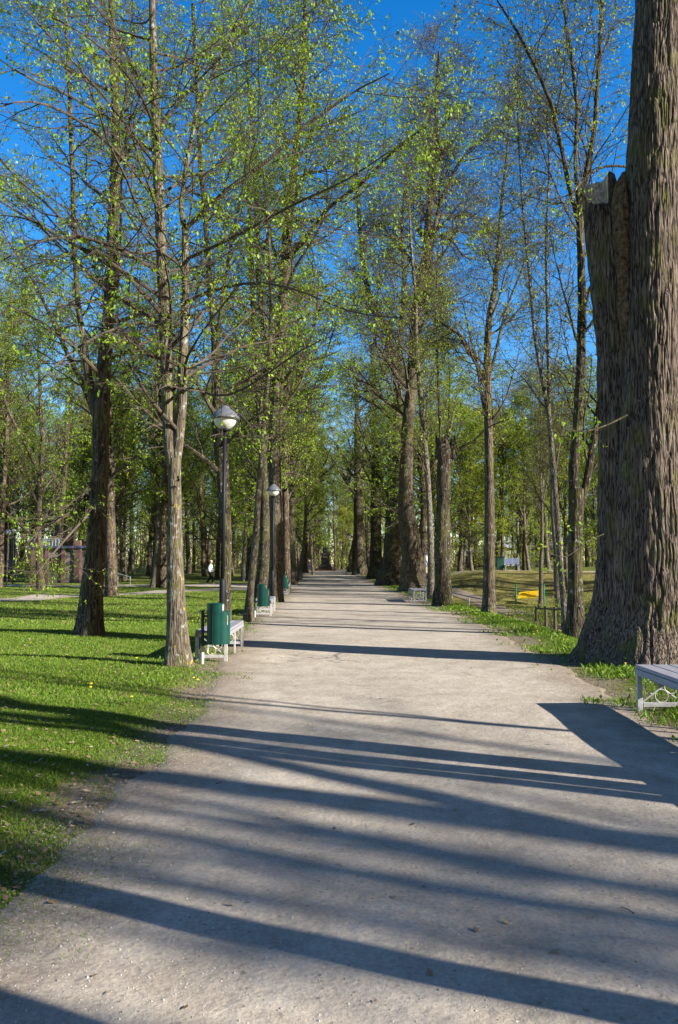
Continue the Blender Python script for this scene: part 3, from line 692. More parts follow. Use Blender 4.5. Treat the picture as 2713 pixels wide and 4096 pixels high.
hero('lime_tree', 'slim tree with ridged bark right behind the nearest black lamp post', 20.4, [
    dict(pts=[(521, 1446, 28), (522, 1420, 24), (523, 1350, 23), (525, 1250, 24), (519, 1150, 27), (514, 1080, 31), (510, 1000, 37), (504, 950, 31), (499, 850, 20), (497, 770, 18)], k=0.25, c0=0.45),
    dict(pts=[(496, 790, 13), (488, 700, 14), (481, 600, 14), (474, 480, 13), (463, 380, 12), (458, 240, 10), (450, 100, 8), (445, 0, 7)], top=15, c0=0.05, k=1),
    dict(pts=[(498, 785, 9), (508, 740, 10), (520, 660, 9), (535, 560, 8), (560, 440, 6), (580, 300, 5), (600, 150, 3)], c0=0.1, k=0.6)],
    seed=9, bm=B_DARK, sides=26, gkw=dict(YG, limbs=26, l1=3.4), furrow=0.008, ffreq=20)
hero('lime_tree', 'thin pale tree standing between the first and second litter bins', 22.0, [
    dict(pts=[(572, 1437, 22), (575, 1400, 17), (584, 1320, 15), (592, 1230, 14), (597, 1150, 14), (604, 1060, 12), (612, 960, 11), (622, 850, 10), (628, 700, 9), (622, 550, 7), (610, 400, 5), (600, 300, 3)], c0=0.3, k=1)],
    seed=11, bm=B_YOUNG, sides=20, gkw=dict(YG, limbs=26, l1=2.8, l2=1.2))
hero('lime_tree', 'tall old tree with pale lit trunk behind the second litter bin, left of the path', 32.5, [
    dict(pts=[(636, 1391, 38), (637, 1360, 33), (640, 1280, 32), (639, 1180, 30), (634, 1050, 31), (640, 920, 27), (650, 800, 26), (657, 680, 25), (665, 540, 24), (676, 420, 21), (692, 290, 18), (703, 150, 14), (706, 0, 11)], top=26, c0=0.30, k=1.5),
    dict(pts=[(640, 900, 14), (610, 780, 15), (598, 650, 14), (592, 500, 12), (590, 350, 10), (575, 200, 8), (565, 50, 6)], c0=0.2, k=0.8),
    dict(pts=[(660, 600, 14), (700, 560, 12), (760, 480, 10), (840, 420, 9), (920, 340, 7), (990, 290, 5), (1000, 250, 3)], c0=0.25, k=0.5, dY=-5)],
    seed=13, bm=B_OLD, sides=30, flare=0.2, furrow=0.015, ffreq=10, gkw=dict(YG, limbs=28, l1=5, l2=2.2, l3=0.95, l4=0.4, tw=0.005, lsize=0.09))
hero('lime_tree', 'dark shaded old trunk just left of the tall pale tree behind the second litter bin', 35, [
    dict(pts=[(604, 1385, 40), (608, 1340, 28), (613, 1250, 24), (612, 1150, 20), (607, 1050, 18), (600, 950, 16), (590, 800, 14), (583, 650, 12), (578, 500, 10), (570, 300, 6)], top=20, c0=0.3, k=1)],
    seed=15, bm=B_DARK, sides=20, gkw=dict(YG, limbs=24, l1=4.2, l2=1.9, l3=0.8, tw=0.005, lsize=0.09))

# right-hand row
hero('lime_tree', 'dark tree forking into two stems behind the grass edge left of the giant tree', 17.6, [
    dict(pts=[(1331, 1478, 50), (1331, 1440, 40), (1331, 1350, 34), (1329, 1280, 33), (1331, 1200, 34), (1332, 1130, 36)], k=0),
    dict(pts=[(1330, 1170, 22), (1325, 1090, 24), (1335, 980, 22), (1342, 860, 22), (1346, 700, 20), (1342, 560, 18), (1340, 500, 17), (1352, 420, 14), (1375, 300, 12), (1385, 150, 10), (1390, 0, 8)], top=16, c0=0.25, k=1.1),
    dict(pts=[(1336, 1180, 16), (1356, 1120, 18), (1372, 1020, 16), (1392, 900, 14), (1400, 750, 12)], k=0.5, c0=0.2),
    dict(pts=[(1340, 520, 13), (1318, 440, 12), (1300, 350, 11), (1275, 240, 10), (1240, 160, 8), (1200, 80, 7), (1150, 0, 5)], c0=0.2, k=0.7, dY=-1.5),
    dict(pts=[(1338, 480, 11), (1330, 380, 10), (1335, 250, 9), (1320, 120, 8), (1300, 0, 6), (1290, -80, 4)], c0=0.2, k=0.6)],
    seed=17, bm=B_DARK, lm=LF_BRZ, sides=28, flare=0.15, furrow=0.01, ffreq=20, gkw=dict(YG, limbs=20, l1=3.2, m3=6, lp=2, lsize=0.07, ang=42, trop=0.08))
hero('birch_tree', 'thin grey spotted trunk immediately left of the dark forking tree', 18.5, [
    dict(pts=[(1308, 1480, 16), (1305, 1420, 14), (1298, 1330, 13), (1290, 1230, 13), (1284, 1140, 12), (1276, 1040, 12), (1268, 950, 11), (1250, 860, 8), (1236, 780, 7), (1225, 650, 6), (1210, 500, 5), (1200, 350, 4), (1195, 200, 2)], c0=0.35, k=1),
    dict(pts=[(1270, 960, 8), (1268, 850, 8), (1265, 720, 7), (1262, 560, 6), (1270, 400, 5), (1265, 250, 3)], c0=0.1, k=0.7)],
    seed=19, bm=B_GREY, lm=LF_OLIVE, sides=16, flare=0.1, gkw=dict(YG, limbs=20, l1=2.2, l2=1.0, m3=6, lp=2, ang=35, trop=0.09))
hero('maple_tree', 'slender tree with forked crown on the grass bank in front of the yellow swing bench', 24.6, [
    dict(pts=[(1130, 1424, 34), (1131, 1390, 28), (1131, 1300, 26), (1132, 1200, 24), (1131, 1100, 21), (1130, 1000, 20), (1128, 920, 20), (1127, 870, 20), (1128, 780, 17), (1133, 720, 15), (1146, 660, 12), (1153, 560, 10), (1162, 450, 8), (1175, 330, 6), (1180, 200, 3)], c0=0.30, k=1),
    dict(pts=[(1128, 900, 10), (1108, 850, 10), (1080, 805, 9), (1060, 770, 8), (1025, 750, 6), (1000, 730, 4)], c0=0.2, k=0.35),
    dict(pts=[(1128, 990, 8), (1118, 940, 7), (1105, 860, 6), (1090, 790, 5), (1070, 700, 3)], c0=0.2, k=0.35),
    dict(pts=[(1130, 880, 8), (1150, 800, 8), (1168, 720, 6), (1200, 640, 5), (1230, 560, 3)], c0=0.2, k=0.4)],
    seed=21, bm=B_OLD, lm=LF_BRZ, sides=24, flare=0.2, furrow=0.006, ffreq=22, gkw=dict(YG, limbs=20, l1=2.6, l2=1.2, l3=.55, m3=6, lp=2, lsize=0.075, ang=45, trop=0.06))
hero('lime_tree', 'thick dead trunk broken off above head height with thin shoots sprouting from its top', 29.6, [
    dict(pts=[(1024, 1400, 46), (1024, 1370, 38), (1024, 1300, 35), (1025, 1200, 33), (1026, 1100, 32), (1026, 1040, 34), (1022, 1012, 28)], k=0),
    dict(pts=[(1034, 1100, 14), (1042, 1050, 13), (1046, 1015, 9)], k=0),
    dict(pts=[(1012, 1060, 13), (1011, 1025, 9), (1009, 1004, 3)], k=0), dict(pts=[(1030, 1050, 14), (1029, 1018, 8), (1031, 1000, 2)], k=0),
    dict(pts=[(1019, 1050, 16), (1020, 1020, 10), (1019, 1008, 5)], k=0), dict(pts=[(1046, 1060, 12), (1050, 1025, 9), (1052, 1006, 3)], k=0),
    dict(pts=[(1020, 1050, 6), (1016, 950, 7), (1012, 850, 6), (1008, 740, 5), (1010, 640, 4), (1015, 540, 2)], c0=0.1, k=1),
    dict(pts=[(1030, 1060, 5), (1038, 960, 4), (1040, 880, 3), (1035, 800, 2)], c0=0.15, k=0.7),
    dict(pts=[(1044, 1050, 8), (1065, 1035, 6), (1095, 1020, 5), (1125, 990, 3)], c0=0.2, k=0.5)],
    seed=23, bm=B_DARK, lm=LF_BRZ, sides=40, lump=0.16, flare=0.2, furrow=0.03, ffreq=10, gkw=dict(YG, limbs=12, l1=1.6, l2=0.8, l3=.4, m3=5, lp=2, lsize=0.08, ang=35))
hero('maple_tree', 'thin pale mottled trunk between the leaning old lime and the broken-off trunk', 34.5, [
    dict(pts=[(996, 1386, 18), (996, 1340, 15), (996, 1250, 14), (992, 1150, 13), (987, 1080, 13), (978, 980, 12), (970, 890, 11), (962, 800, 9), (962, 700, 8), (950, 560, 6), (945, 450, 3)], c0=0.3, k=1)],
    seed=25, bm=B_GREY, lm=LF_BRZ, sides=16, gkw=dict(YG, limbs=20, l1=2.4, l2=1.2, lsize=0.09, tw=.004, lp=2, ang=40))
BIG = dict(YG, limbs=26, l1=7, l2=3.2, l3=1.3, l4=0.55, m2=9, m3=7, m4=4, lp=2, lsize=0.11, tw=0.008, droop=0.08, ang=45)
hero('lime_tree', 'massive old tree with swollen curved lower trunk behind the far right bench', 43.5, [
    dict(pts=[(957, 1366, 66), (956, 1340, 54), (953, 1290, 50), (946, 1230, 46), (938, 1170, 37), (938, 1100, 31), (942, 1000, 28), (950, 900, 27), (960, 800, 28), (960, 730, 26), (972, 660, 28), (985, 590, 20), (992, 500, 18), (1002, 420, 16), (1012, 360, 14), (1008, 250, 10), (1015, 120, 6)], c0=0.30, k=1.1),
    dict(pts=[(968, 700, 14), (985, 680, 14), (998, 560, 13), (1020, 460, 11), (1060, 380, 9), (1100, 330, 7), (1160, 290, 4)], c0=0.2, k=0.5),
    dict(pts=[(985, 590, 10), (1010, 545, 9), (1045, 555, 8), (1070, 590, 5), (1090, 600, 3)], c0=0.2, k=0.3)],
    seed=27, bm=B_OLD, lm=LF_OLIVE, sides=40, flare=0.2, furrow=0.03, ffreq=7, lump=0.10, gkw=dict(BIG, l1=5.0, l2=2.4, lp=1, leafprob=0.7, limbs=32, m4=5, lsize=.09))
hero('lime_tree', 'massive dark old tree leaning right, second from the far right bench', 55, [
    dict(pts=[(902, 1352, 62), (903, 1330, 50), (906, 1290, 42), (911, 1220, 34), (916, 1150, 28), (918, 1080, 23), (919, 1000, 21), (919, 900, 19), (912, 820, 17), (890, 750, 15), (860, 700, 14), (843, 640, 12), (833, 540, 11), (826, 430, 8), (828, 330, 4)], c0=0.35, k=1.1),
    dict(pts=[(917, 900, 14), (926, 780, 13), (935, 650, 11), (930, 520, 9), (940, 380, 5)], c0=0.1, k=0.9)],
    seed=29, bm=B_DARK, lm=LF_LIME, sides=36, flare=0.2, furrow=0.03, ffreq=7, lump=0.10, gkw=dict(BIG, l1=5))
hero('lime_tree', 'straight thick dark trunk beside the dark litter bin on the right of the path', 78, [
    dict(pts=[(869, 1336, 34), (869, 1300, 28), (869, 1200, 25), (869, 1100, 21), (868, 1000, 18), (866, 900, 14), (860, 800, 8)], top=24, c0=0.35, k=1)],
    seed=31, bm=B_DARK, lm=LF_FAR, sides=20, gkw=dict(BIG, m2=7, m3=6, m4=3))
hero('lime_tree', 'far thick trunk with a crooked low limb at the right path edge near the monument', 92, [
    dict(pts=[(833, 1322, 32), (832, 1290, 26), (829, 1200, 22), (827, 1100, 18), (826, 1000, 14), (824, 900, 8)], top=24, c0=0.35, k=1),
    dict(pts=[(815, 1322, 16), (812, 1290, 13), (820, 1250, 10), (832, 1230, 6)], k=0)],
    seed=33, bm=B_OLD, lm=LF_FAR, sides=20, gkw=dict(BIG, m2=7, m3=6, m4=3))

# --- generic park trees, copied for woods and avenues
def variant(name, seed, ht, r0, c0, lm, bm, l1, kw=None, lean=0.03):
    rng = np.random.default_rng(seed)
    n = 60; z = np.linspace(-0.3, ht, n); wob = np.cumsum(rng.normal(0, 0.035, (n, 2)), 0) + np.outer(np.linspace(0, 1, n), rng.normal(0, lean, 2)) * ht
    wob -= wob[1]
    P = np.column_stack([wob, z]); R = r0 * (1 - 0.93 * (np.clip(z, 0, ht) / ht) ** 1.1)
    P, R = resample(P, R, n)
    root = empty(name, (0, 0, 0), 'x', 'tree')
    V, q, ii = trunk_surface(P, R, 14, seed, 0.3, 0.5, 0.1)
    vs, qs = [V], [q]; stems = [(P, R, c0, 1)]
    k = int(n * rng.uniform(0.3, 0.5)); d = rng.normal(0, 1, 3); d[2] = 3.0; d /= np.linalg.norm(d)   # second leader
    m = 20; Q = [P[k]]
    for i in range(m - 1):
        d = d + rng.normal(0, 0.06, 3); d[2] += 0.05; d /= np.linalg.norm(d); Q.append(Q[-1] + d * (ht * 0.95 - P[k, 2]) / m)
    Q = np.array(Q); RQ = R[k] * 0.75 * (1 - 0.9 * np.linspace(0, 1, m))
    V2, q2, _ = trunk_surface(Q, RQ, 8, seed + 1, 0, 1, 0.1); vs.append(V2); qs.append(q2 + len(V)); stems.append((Q, RQ, 0.2, 0.5))
    link('trunk', mesh_np('trunk', np.concatenate(vs), [np.concatenate(qs)], bm, smooth=True), root)
    cr = Crown(); k_ = dict(limbs=24, l1=l1, l2=l1 * 0.45, l3=l1 * 0.2, l4=l1 * 0.085, m2=8, m3=6, m4=4, lp=3, lsize=0.100, tw=0.006, ang=48, trop=0.06)
    k_.update(kw or {}); grow(cr, stems, rng, **k_)
    link('crown', cr.mesh('crown', B_TWIG, lm), root)
    return root
VAR = [variant('park_tree', 101, 21, 0.27, 0.20, LF_FAR, B_FAR, 4.6),
       variant('park_tree', 102, 18, 0.22, 0.15, LF_LIME, B_FAR, 4.2),
       variant('park_tree', 103, 23, 0.33, 0.25, LF_OLIVE, B_OLD, 5.0),
       variant('park_tree', 104, 15, 0.16, 0.14, LF_FAR, B_GREY, 3.4),
       variant('maple_tree', 105, 13, 0.2, 0.16, LF_YEL, B_FAR, 4.2, dict(lp=3, lsize=0.13)),
       variant('park_tree', 106, 20, 0.24, 0.35, LF_OLIVE, B_GREY, 4.2, dict(lp=1, ang=38, trop=0.09))]
used = [False] * len(VAR)
VAR.append(variant('park_tree', 107, 20, 0.24, 0.42, LF_FAR, B_FAR, 3.6, dict(limbs=13, m2=5, m3=3, m4=2, lp=1, leafprob=0.4)))
used.append(False)
rt = random.Random(42)
def put(v, x, y, label, group, s=1.0, sz=None, rz=None):
    z = H(x, y); sz = sz or s; rz = rt.uniform(0, 6.28) if rz is None else rz
    if not used[v]:
        used[v] = True; o = VAR[v]; o.location = (x, y, z); o.rotation_euler = (0, 0, rz); o.scale = (s, s, sz); o['label'] = label
        if group: o['group'] = group
        return o
    return dup(VAR[v], (x, y, z), rz, label, group, (s, s, sz))
# single out trees that can be told apart in the photograph
ORD = ['first', 'second', 'third', 'fourth', 'fifth', 'sixth', 'seventh', 'eighth', 'ninth', 'tenth', 'eleventh', 'twelfth', 'thirteenth', 'fourteenth', 'fifteenth', 'sixteenth', 'seventeenth', 'eighteenth', 'nineteenth', 'twentieth']
def px_of(o): return (1356.5 + o.location.x / (o.location.y * CP) * F) / K
def name_row(objs, regions):
    """labels by order from the left within stretches of the picture bounded by landmarks"""
    for x0, x1, text in regions:
        allr = [o for o in objs if x0 <= px_of(o) < x1]
        if len(allr) > 9:
            ys_ = sorted(o.location.y for o in allr); md = ys_[len(ys_) // 2]
            sets = [('nearer ', [o for o in allr if o.location.y < md]), ('farther ', [o for o in allr if o.location.y >= md])]
        else: sets = [('', allr)]
        for word, row in sets:
            row.sort(key=px_of)
            for i, o in enumerate(row):
                o['label'] = ('lone tree among the ' if len(row) == 1 else ORD[min(i, 19)] + ' from left of the ') + word + text
def putpx(v, px, py, label, s=1.0, sz=None, rz=0.3, group=None):
    p = g(px, py); return put(v, float(p[0]), float(p[1]), label, group, s, sz, rz)
putpx(0, 257, 1381, 'upright tree on the left lawn just right of and behind the dark leaning tree', 1.0, 1.0, 1.0)
putpx(1, 379, 1362, 'dark trunk behind the young two-stemmed tree, beside the side path', 1.2, 1.1)
putpx(0, 662, 1368, 'slim trunk right of the third litter bin at the left path edge', 0.85, 1.0)
putpx(2, 676, 1352, 'stout trunk at the left path edge just past the third litter bin', 1.0, 1.0)
putpx(3, 692, 1342, 'thin trunk at the left path edge before the fourth litter bin', 1.1, 1.3)
putpx(1, 660, 1340, 'trunk left of the fourth litter bin, beyond the side path', 1.1, 1.2)
putpx(5, 1247, 1382, 'thin grey trunk right beside the yellow swing bench', 0.75, 1.0) if False else None
AL = []; AR = []
G_AV = 'avenue trees near the monument left of the path'
for (px, py, v, s) in ((707, 1329, 2, 1.0), (718, 1325, 0, 1.1), (728, 1321, 2, 0.9), (735, 1318.5, 0, 1.0), (724, 1332, 3, 1.0)):
    AL.append(putpx(v, px, py, 'x', s, 1.1, rt.uniform(0, 6), G_AV))
name_row(AL, [(0, 1568, 'distant avenue trunks left of the path before the monument')])
G_AR = 'avenue trees near the monument right of the path'
for (px, py, v, s) in ((855, 1330, 3, 1.2), (822, 1316, 2, 1.5), (806, 1316, 2, 1.6)):
    AR.append(putpx(v, px, py, 'x', s, 1.1, rt.uniform(0, 6), G_AR))
name_row(AR, [(0, 1568, 'distant avenue trunks right of the path before the monument')])
G_F = 'trees lining the avenue'
for (x_, y_, v, s_, lab) in ((-4.9, 62, 1, .8, 'leafy trunk lining the left path edge just beyond the side path'), (-5.0, 67, 0, .9, 'leafy trunk on the left path edge midway to the fourth bin'), (-5.4, 88, 1, 1.0, 'leafy trunk on the left path edge just past the fourth bin'),
                 (-6.2, 99, 0, 1.0, 'leafy trunk on the left near the far walking person'), (-7.0, 109, 1, 1.1, 'leafy trunk farthest along the left path edge by the monument'), (4.6, 66, 1, .9, 'leafy slender trunk just behind the dark leaning old tree on the right'),
                 (4.3, 73, 0, .9, 'leafy trunk between the leaning old tree and the straight dark trunk'), (3.6, 101, 1, 1.0, 'leafy trunk on the right edge just past the crooked-limb tree'), (3.2, 110, 0, 1.1, 'leafy trunk farthest along the right path edge by the monument')):
    put(v, x_, y_, lab, G_F, s_, 1.0)
for (x_, y_, v, s_, lab) in ((-4.4, 43.5, 1, 1.25, 'leafy wide-crowned tree arching over the path behind the dark shaded trunk'),
                 (5.1, 49.5, 1, 1.25, 'leafy wide-crowned tree arching over the path behind the swollen old tree')):
    put(v, x_, y_, lab, G_F, s_, 1.02)
# wood beyond the left lawn
taken = []; W_objs = []; B_objs = []; M_objs = []
def free(x, y, d):
    if any((x - a) ** 2 + (y - b) ** 2 < d * d for a, b in taken): return False
    taken.append((x, y)); return True
G_W = 'trees of the wood beyond the left lawn'
n = 0
while n < 88:
    y = rt.uniform(47, 125); x = rt.uniform(-0.50 * y - 3, -6.5 - 0.02 * y)
    if 48.5 < y < 59 and x > -60: continue
    if abs(x + 13) < 4.2 and abs(y - 62) < 6: continue
    if y < 60 and x > -11: continue
    if not free(x, y, 2.9): continue
    o = put(rt.choice([0, 0, 1, 2, 3, 5]), x, y, 'tree of the dense wood beyond the left lawn and side path', G_W, rt.uniform(0.75, 1.15), rt.uniform(0.85, 1.15)); W_objs.append(o); n += 1
for (x, y, v, lab) in ((-19.5, 36, 0, 'tall tree at the far left of the lawn beside the globe lamp'), (-22, 46, 2, 'thick trunk at the far left behind the globe lamp'), (-16.8, 44.5, 1, 'trunk directly in front of the stone and brick pavilion'), (-13.8, 47, 3, 'slender tree at the right corner in front of the stone pavilion')):
    put(v, x, y, lab, None, 1.0, 1.0)
# far bank on the right
G_B = 'trees on the far bank right of the valley'
for (x, y, v, s_, lab) in ((14.5, 50, 3, .9, 'slender dark trunk on the bank just right of the yellow swing bench'), (17, 56, 1, .8, 'trunk on top of the bank behind the dark forking tree'), (19.5, 47, 3, 1.0, 'bank tree showing between the forking tree and the giant trunk'),
                 (10.2, 60.5, 3, .8, 'slim trunk left behind the green box bin on the bank'), (7.2, 62, 0, .8, 'trunk at the far end of the bank path behind the broken-off trunk'), (16.5, 62, 5, .8, 'thin grey trunk of the clump at the right end of the bank'), (15.2, 63, 3, .9, 'dark trunk of the clump at the right end of the bank')):
    put(v, x, y, lab, None, s_, s_); taken.append((x, y))
n = 0
while n < 50:
    y = rt.uniform(63, 120); x = rt.uniform(4.5 + (y > 100) * 1.5, 0.47 * y + 4)
    px = 1356 / K + x / y * F / K
    if 905 < px < 925: continue
    if 985 < px < 1010 and y < 95 or (1170 < px < 1215 and y < 70): continue
    if not free(x, y, 2.8): continue
    o = put(rt.choice([0, 1, 3, 5, 5, 3]), x, y, 'bare-looking tree on the far bank right of the valley', G_B, rt.uniform(0.65, 1.0), rt.uniform(0.75, 1.0)); B_objs.append(o); n += 1
for (px, Y_, s, lab) in ((1065, 62, .95, 'bright yellow-green maple behind the broken-off trunk'), (1010, 74, 1.1, 'bright yellow-green maple behind the massive old trees right of the path'),
                    (1100, 80, 0.8, 'small yellow-green maple behind the slender forked tree')):
    p = at(px, 1300, Y_); put(4, float(p[0]), Y_, lab, None, s, s)
for (px, Y_, v, s, lab) in ((1069, 66, 3, .9, 'trunk on the far bank left of the blue-grey bench'), (1160, 64, 5, .7, 'thin trunk just behind the blue-grey bench'),
                       (1247, 46, 5, .55, 'thin birch-like trunk right beside the yellow swing bench'), (1290, 40, 5, .6, 'thin trunk on the valley slope right of the green shrub'),
                       (1196, 63, 3, .8, 'dark trunk of the clump right of the blue-grey bench'), (1213, 64, 2, .6, 'thick trunk of the clump right of the blue-grey bench')):
    p = at(px, 1300, Y_); put(v, float(p[0]), Y_, lab, None, s, s * 1.15)
# wood behind the monument
G_M = 'trees closing the avenue behind the monument'
for k in range(16):
    x = -16 + k * 1.9 + rt.uniform(-.6, .6); y = rt.uniform(124, 150)
    M_objs.append(put(rt.choice([0, 1, 2, 4 if k > 8 else 1]), x, y, 'tree closing the avenue behind the monument', G_M, rt.uniform(0.8, 1.1)))
name_row(W_objs, [(-400, 75, 'wood trees at the left edge before the pavilion'), (75, 195, 'wood trees seen around and behind the stone pavilion'), (195, 300, 'wood trees behind the dark leaning lawn tree'),
                  (300, 405, 'wood trees between leaning tree and two-stemmed tree'), (405, 515, 'wood trees between two-stemmed tree and nearest lamp'), (515, 610, 'wood trees between nearest lamp and tall pale tree'), (610, 800, 'wood trees beside the left edge of the far path')])
name_row(B_objs, [(300, 1000, 'far-bank trees behind the massive old trees'), (1000, 1060, 'far-bank trees behind the broken-off trunk'), (1060, 1135, 'far-bank trees left of the slender forked tree'), (1135, 1250, 'far-bank trees above the yellow swing bench'),
                  (1250, 1340, 'far-bank trees seen behind the dark forking tree'), (1340, 2300, 'far-bank trees behind or beyond the giant trunk')])
name_row(M_objs, [(0, 740, 'trees closing the avenue left of the monument'), (740, 770, 'trees directly behind the monument'), (770, 1300, 'trees closing the avenue right of the monument')])

# trees beside and behind the viewpoint; they throw the long shadows over the path
SD = np.array([-math.sin(SUN_AZ), -math.cos(SUN_AZ)])            # shadow direction on the ground
def shadow_tree(v, px, py, Xt, s, sz=None, label='avenue tree outside the right edge of the photograph, throwing a long shadow', rz=None):
    p = g(px, py); t = (p[0] - Xt) / SD[0]; y = p[1] - SD[1] * t
    return put(v, float(Xt), float(y), label, 'avenue trees outside the photograph whose shadows cross the path', s, sz, rz)
rt = random.Random(7)
for args, rz in (((6, 700, 1738, 4.6, 0.5, 1.0), 1.0), ((6, 900, 1776, 6.4, 0.42, 0.9), 2.0), ((6, 900, 1655, 9.5, 0.28, 0.7), 3.0), ((6, 700, 1850, 13.0, 0.9, 1.0), 4.0),
                 ((6, 1100, 2080, 19.0, 0.55, 1.1), 5.0), ((6, 500, 2135, 4.8, 0.5, 1.0), 0.4), ((6, 60, 2345, 4.6, 0.7, 1.0), 2.2), ((6, 1540, 1800, 4.4, 0.8, 1.0), 3.3), ((6, 300, 1880, 26, 0.9, 1.1), 4.4)):
    o = shadow_tree(*args, rz=rz); o.rotation_euler = (-0.10, 0, rz) if False else (0, 0, rz)
for (x, y, v, s_) in ((26, -10.7, 6, .9), (24, -5.2, 6, .8), (24, -6.8, 5, .6), (20, -6.5, 6, .6), (33, 6, 6, 1), (30, 18, 6, 1), (40, -10, 5, 1), (22, 13, 6, 1), (44, 12, 5, 1), (27, 28, 5, 1), (28, 38, 6, 1), (33, 43, 1, 1), (38, 35, 6, 1), (25, 50, 5, .9), (38, 30, 0, 1), (36, 22, 1, 1)):
    put(v, x, y, 'park tree outside the right edge of the photograph', 'park trees outside the photograph on the right', s_, 1.0)

# distant woodland
def far_wood():
    rng = np.random.default_rng(77); cr = Crown()
    n = 420; ang = rng.uniform(-0.62, 0.62, n); dist = rng.uniform(155, 260, n)
    x = np.sin(ang) * dist; y = np.cos(ang) * dist; z = hgt(x, y); h = rng.uniform(13, 21, n)
    z = z - 0.3
    P = np.stack([np.stack([x, y, z], -1), np.stack([x + rng.normal(0, .5, n), y, z + h * .5], -1), np.stack([x + rng.normal(0, 1, n), y, z + h], -1)], 1)
    R = rng.uniform(.15, .35, n)[:, None] * np.array([1, .7, .1])[None]; cr.tube(P, R, 5)
    P1, R1 = spawn(P, R, 22, 0.08, 1, 50, 5, 5, rng, 0.15, 0.05, 0.4, 0.03); cr.tube(P1, R1, 3)
    P2, R2 = spawn(P1, R1, 4, 0.2, 1, 50, 2.4, 4, rng, 0.2, 0, 0.6, 0.02); cr.tube(P2, R2, 3)
    cr.leaf(leaves(P2, 3, 0.42, rng, spread=0.5))
    m = 5200; ang = rng.uniform(-0.62, 0.62, m); dist = rng.uniform(130, 165, m); bx, by = np.sin(ang) * dist, np.cos(ang) * dist
    k = ~((np.abs(bx) < 5) & (by < 128)); bx, by = bx[k], by[k]; m = len(bx); bz = hgt(bx, by); hh = rng.uniform(1.5, 5, m)
    Pb = np.stack([np.stack([bx, by, bz - .1], -1), np.stack([bx + rng.normal(0, .7, m), by, bz + hh], -1)], 1); Rb = np.full((m, 2), .03)
    cr.tube(Pb, Rb, 3); cr.leaf(leaves(Pb, 8, 0.28, rng, spread=0.45))
    tag(link('distant_wood', cr.mesh('distant_wood', B_FAR, LF_FAR)), kind='stuff')
far_wood()

# shrubs
def shrub(x, y, h, w, label, lm, seed, n=60, lp=4, ls=0.05, group=None):
    rng = np.random.default_rng(seed); z = H(x, y)
    root = empty('shrub', (x, y, z), label, 'shrub', group); cr = Crown()
    b = rng.normal(0, w * 0.25, (n, 2)); P = [np.column_stack([b, np.full(n, -0.05)])]
    d = np.column_stack([rng.normal(0, 0.35, (n, 2)) + b * 0.4, np.ones(n)])
    for k in range(6):
        d = d + rng.normal(0, .12, d.shape); d /= np.linalg.norm(d, axis=1, keepdims=True); P.append(P[-1] + d * h / 6)
    P = np.stack(P, 1); R = np.full(P.shape[:2], 0.008) * np.linspace(1, .4, 7)[None]
    me = Crown(); me.tube(P, R, 4); link('stems', me.mesh('stems', B_TWIG, B_TWIG), root)
    P1, R1 = spawn(P, R, 8, .15, 1, 50, h * .32, 5, rng, .15, 0.02, .7, .003); cr.tube(P1, R1, 3)
    cr.leaf(leaves(P1, lp, ls, rng)); link('foliage', cr.mesh('foliage', B_TWIG, lm), root)
p = at(1258, 1420, 28.5); shrub(float(p[0]), 28.5, 1.25, 2.0, 'leafy green shrub on the valley side left of the dark forking tree', LF_LIME, 51, 70, 4, .06)
p = at(1290, 1420, 36); shrub(float(p[0]), 33, 1.5, 2.0, 'small green shrub farther back in the valley, right of the larger shrub', LF_LIME, 52, 60, 5, .07)
p = at(1180, 1290, 68); shrub(float(p[0]), 68, 2.6, 5.0, 'brownish bushes behind the blue-grey bench', LF_BRZ, 53, 110, 5, .12)
p = at(95, 1340, 57); shrub(float(p[0]), 57, 2.0, 3.0, 'twiggy bush in front of the stone and brick pavilion', LF_FAR, 54, 80, 2, .10)

# ------------------------------------------------------------------ furniture
WHITE = simple('worn_white_paint', (0.40, 0.39, 0.38), 0.6, 0.15, 20, dirt=(0.24, 0.21, 0.18))
PLANK = simple('grey_painted_wood', (0.235, 0.235, 0.26), 0.6, 0.15, 9, stretch=(4, .4, 4), dirt=(0.22, 0.21, 0.20), bmp=.4)
GREEN = simple('green_bin_paint', (0.004, 0.046, 0.036), 0.35, 0.2, 5, bmp=0.05, dirt=(0.010, 0.050, 0.036))
DKMET = simple('dark_metal', (0.03, 0.032, 0.038), 0.45, 0.3, 10, bmp=.05)
LAMPBLK = simple('black_lamp_paint', (0.006, 0.006, 0.011), 0.6, 0.3, 10, bmp=.02)
GLOBE = simple('opal_glass', (0.62, 0.60, 0.55), 0.25, 0.03, 3, bmp=0)
LID = simple('grey_lamp_cap', (0.10, 0.105, 0.125), 0.35, 0.15, 4, bmp=0)

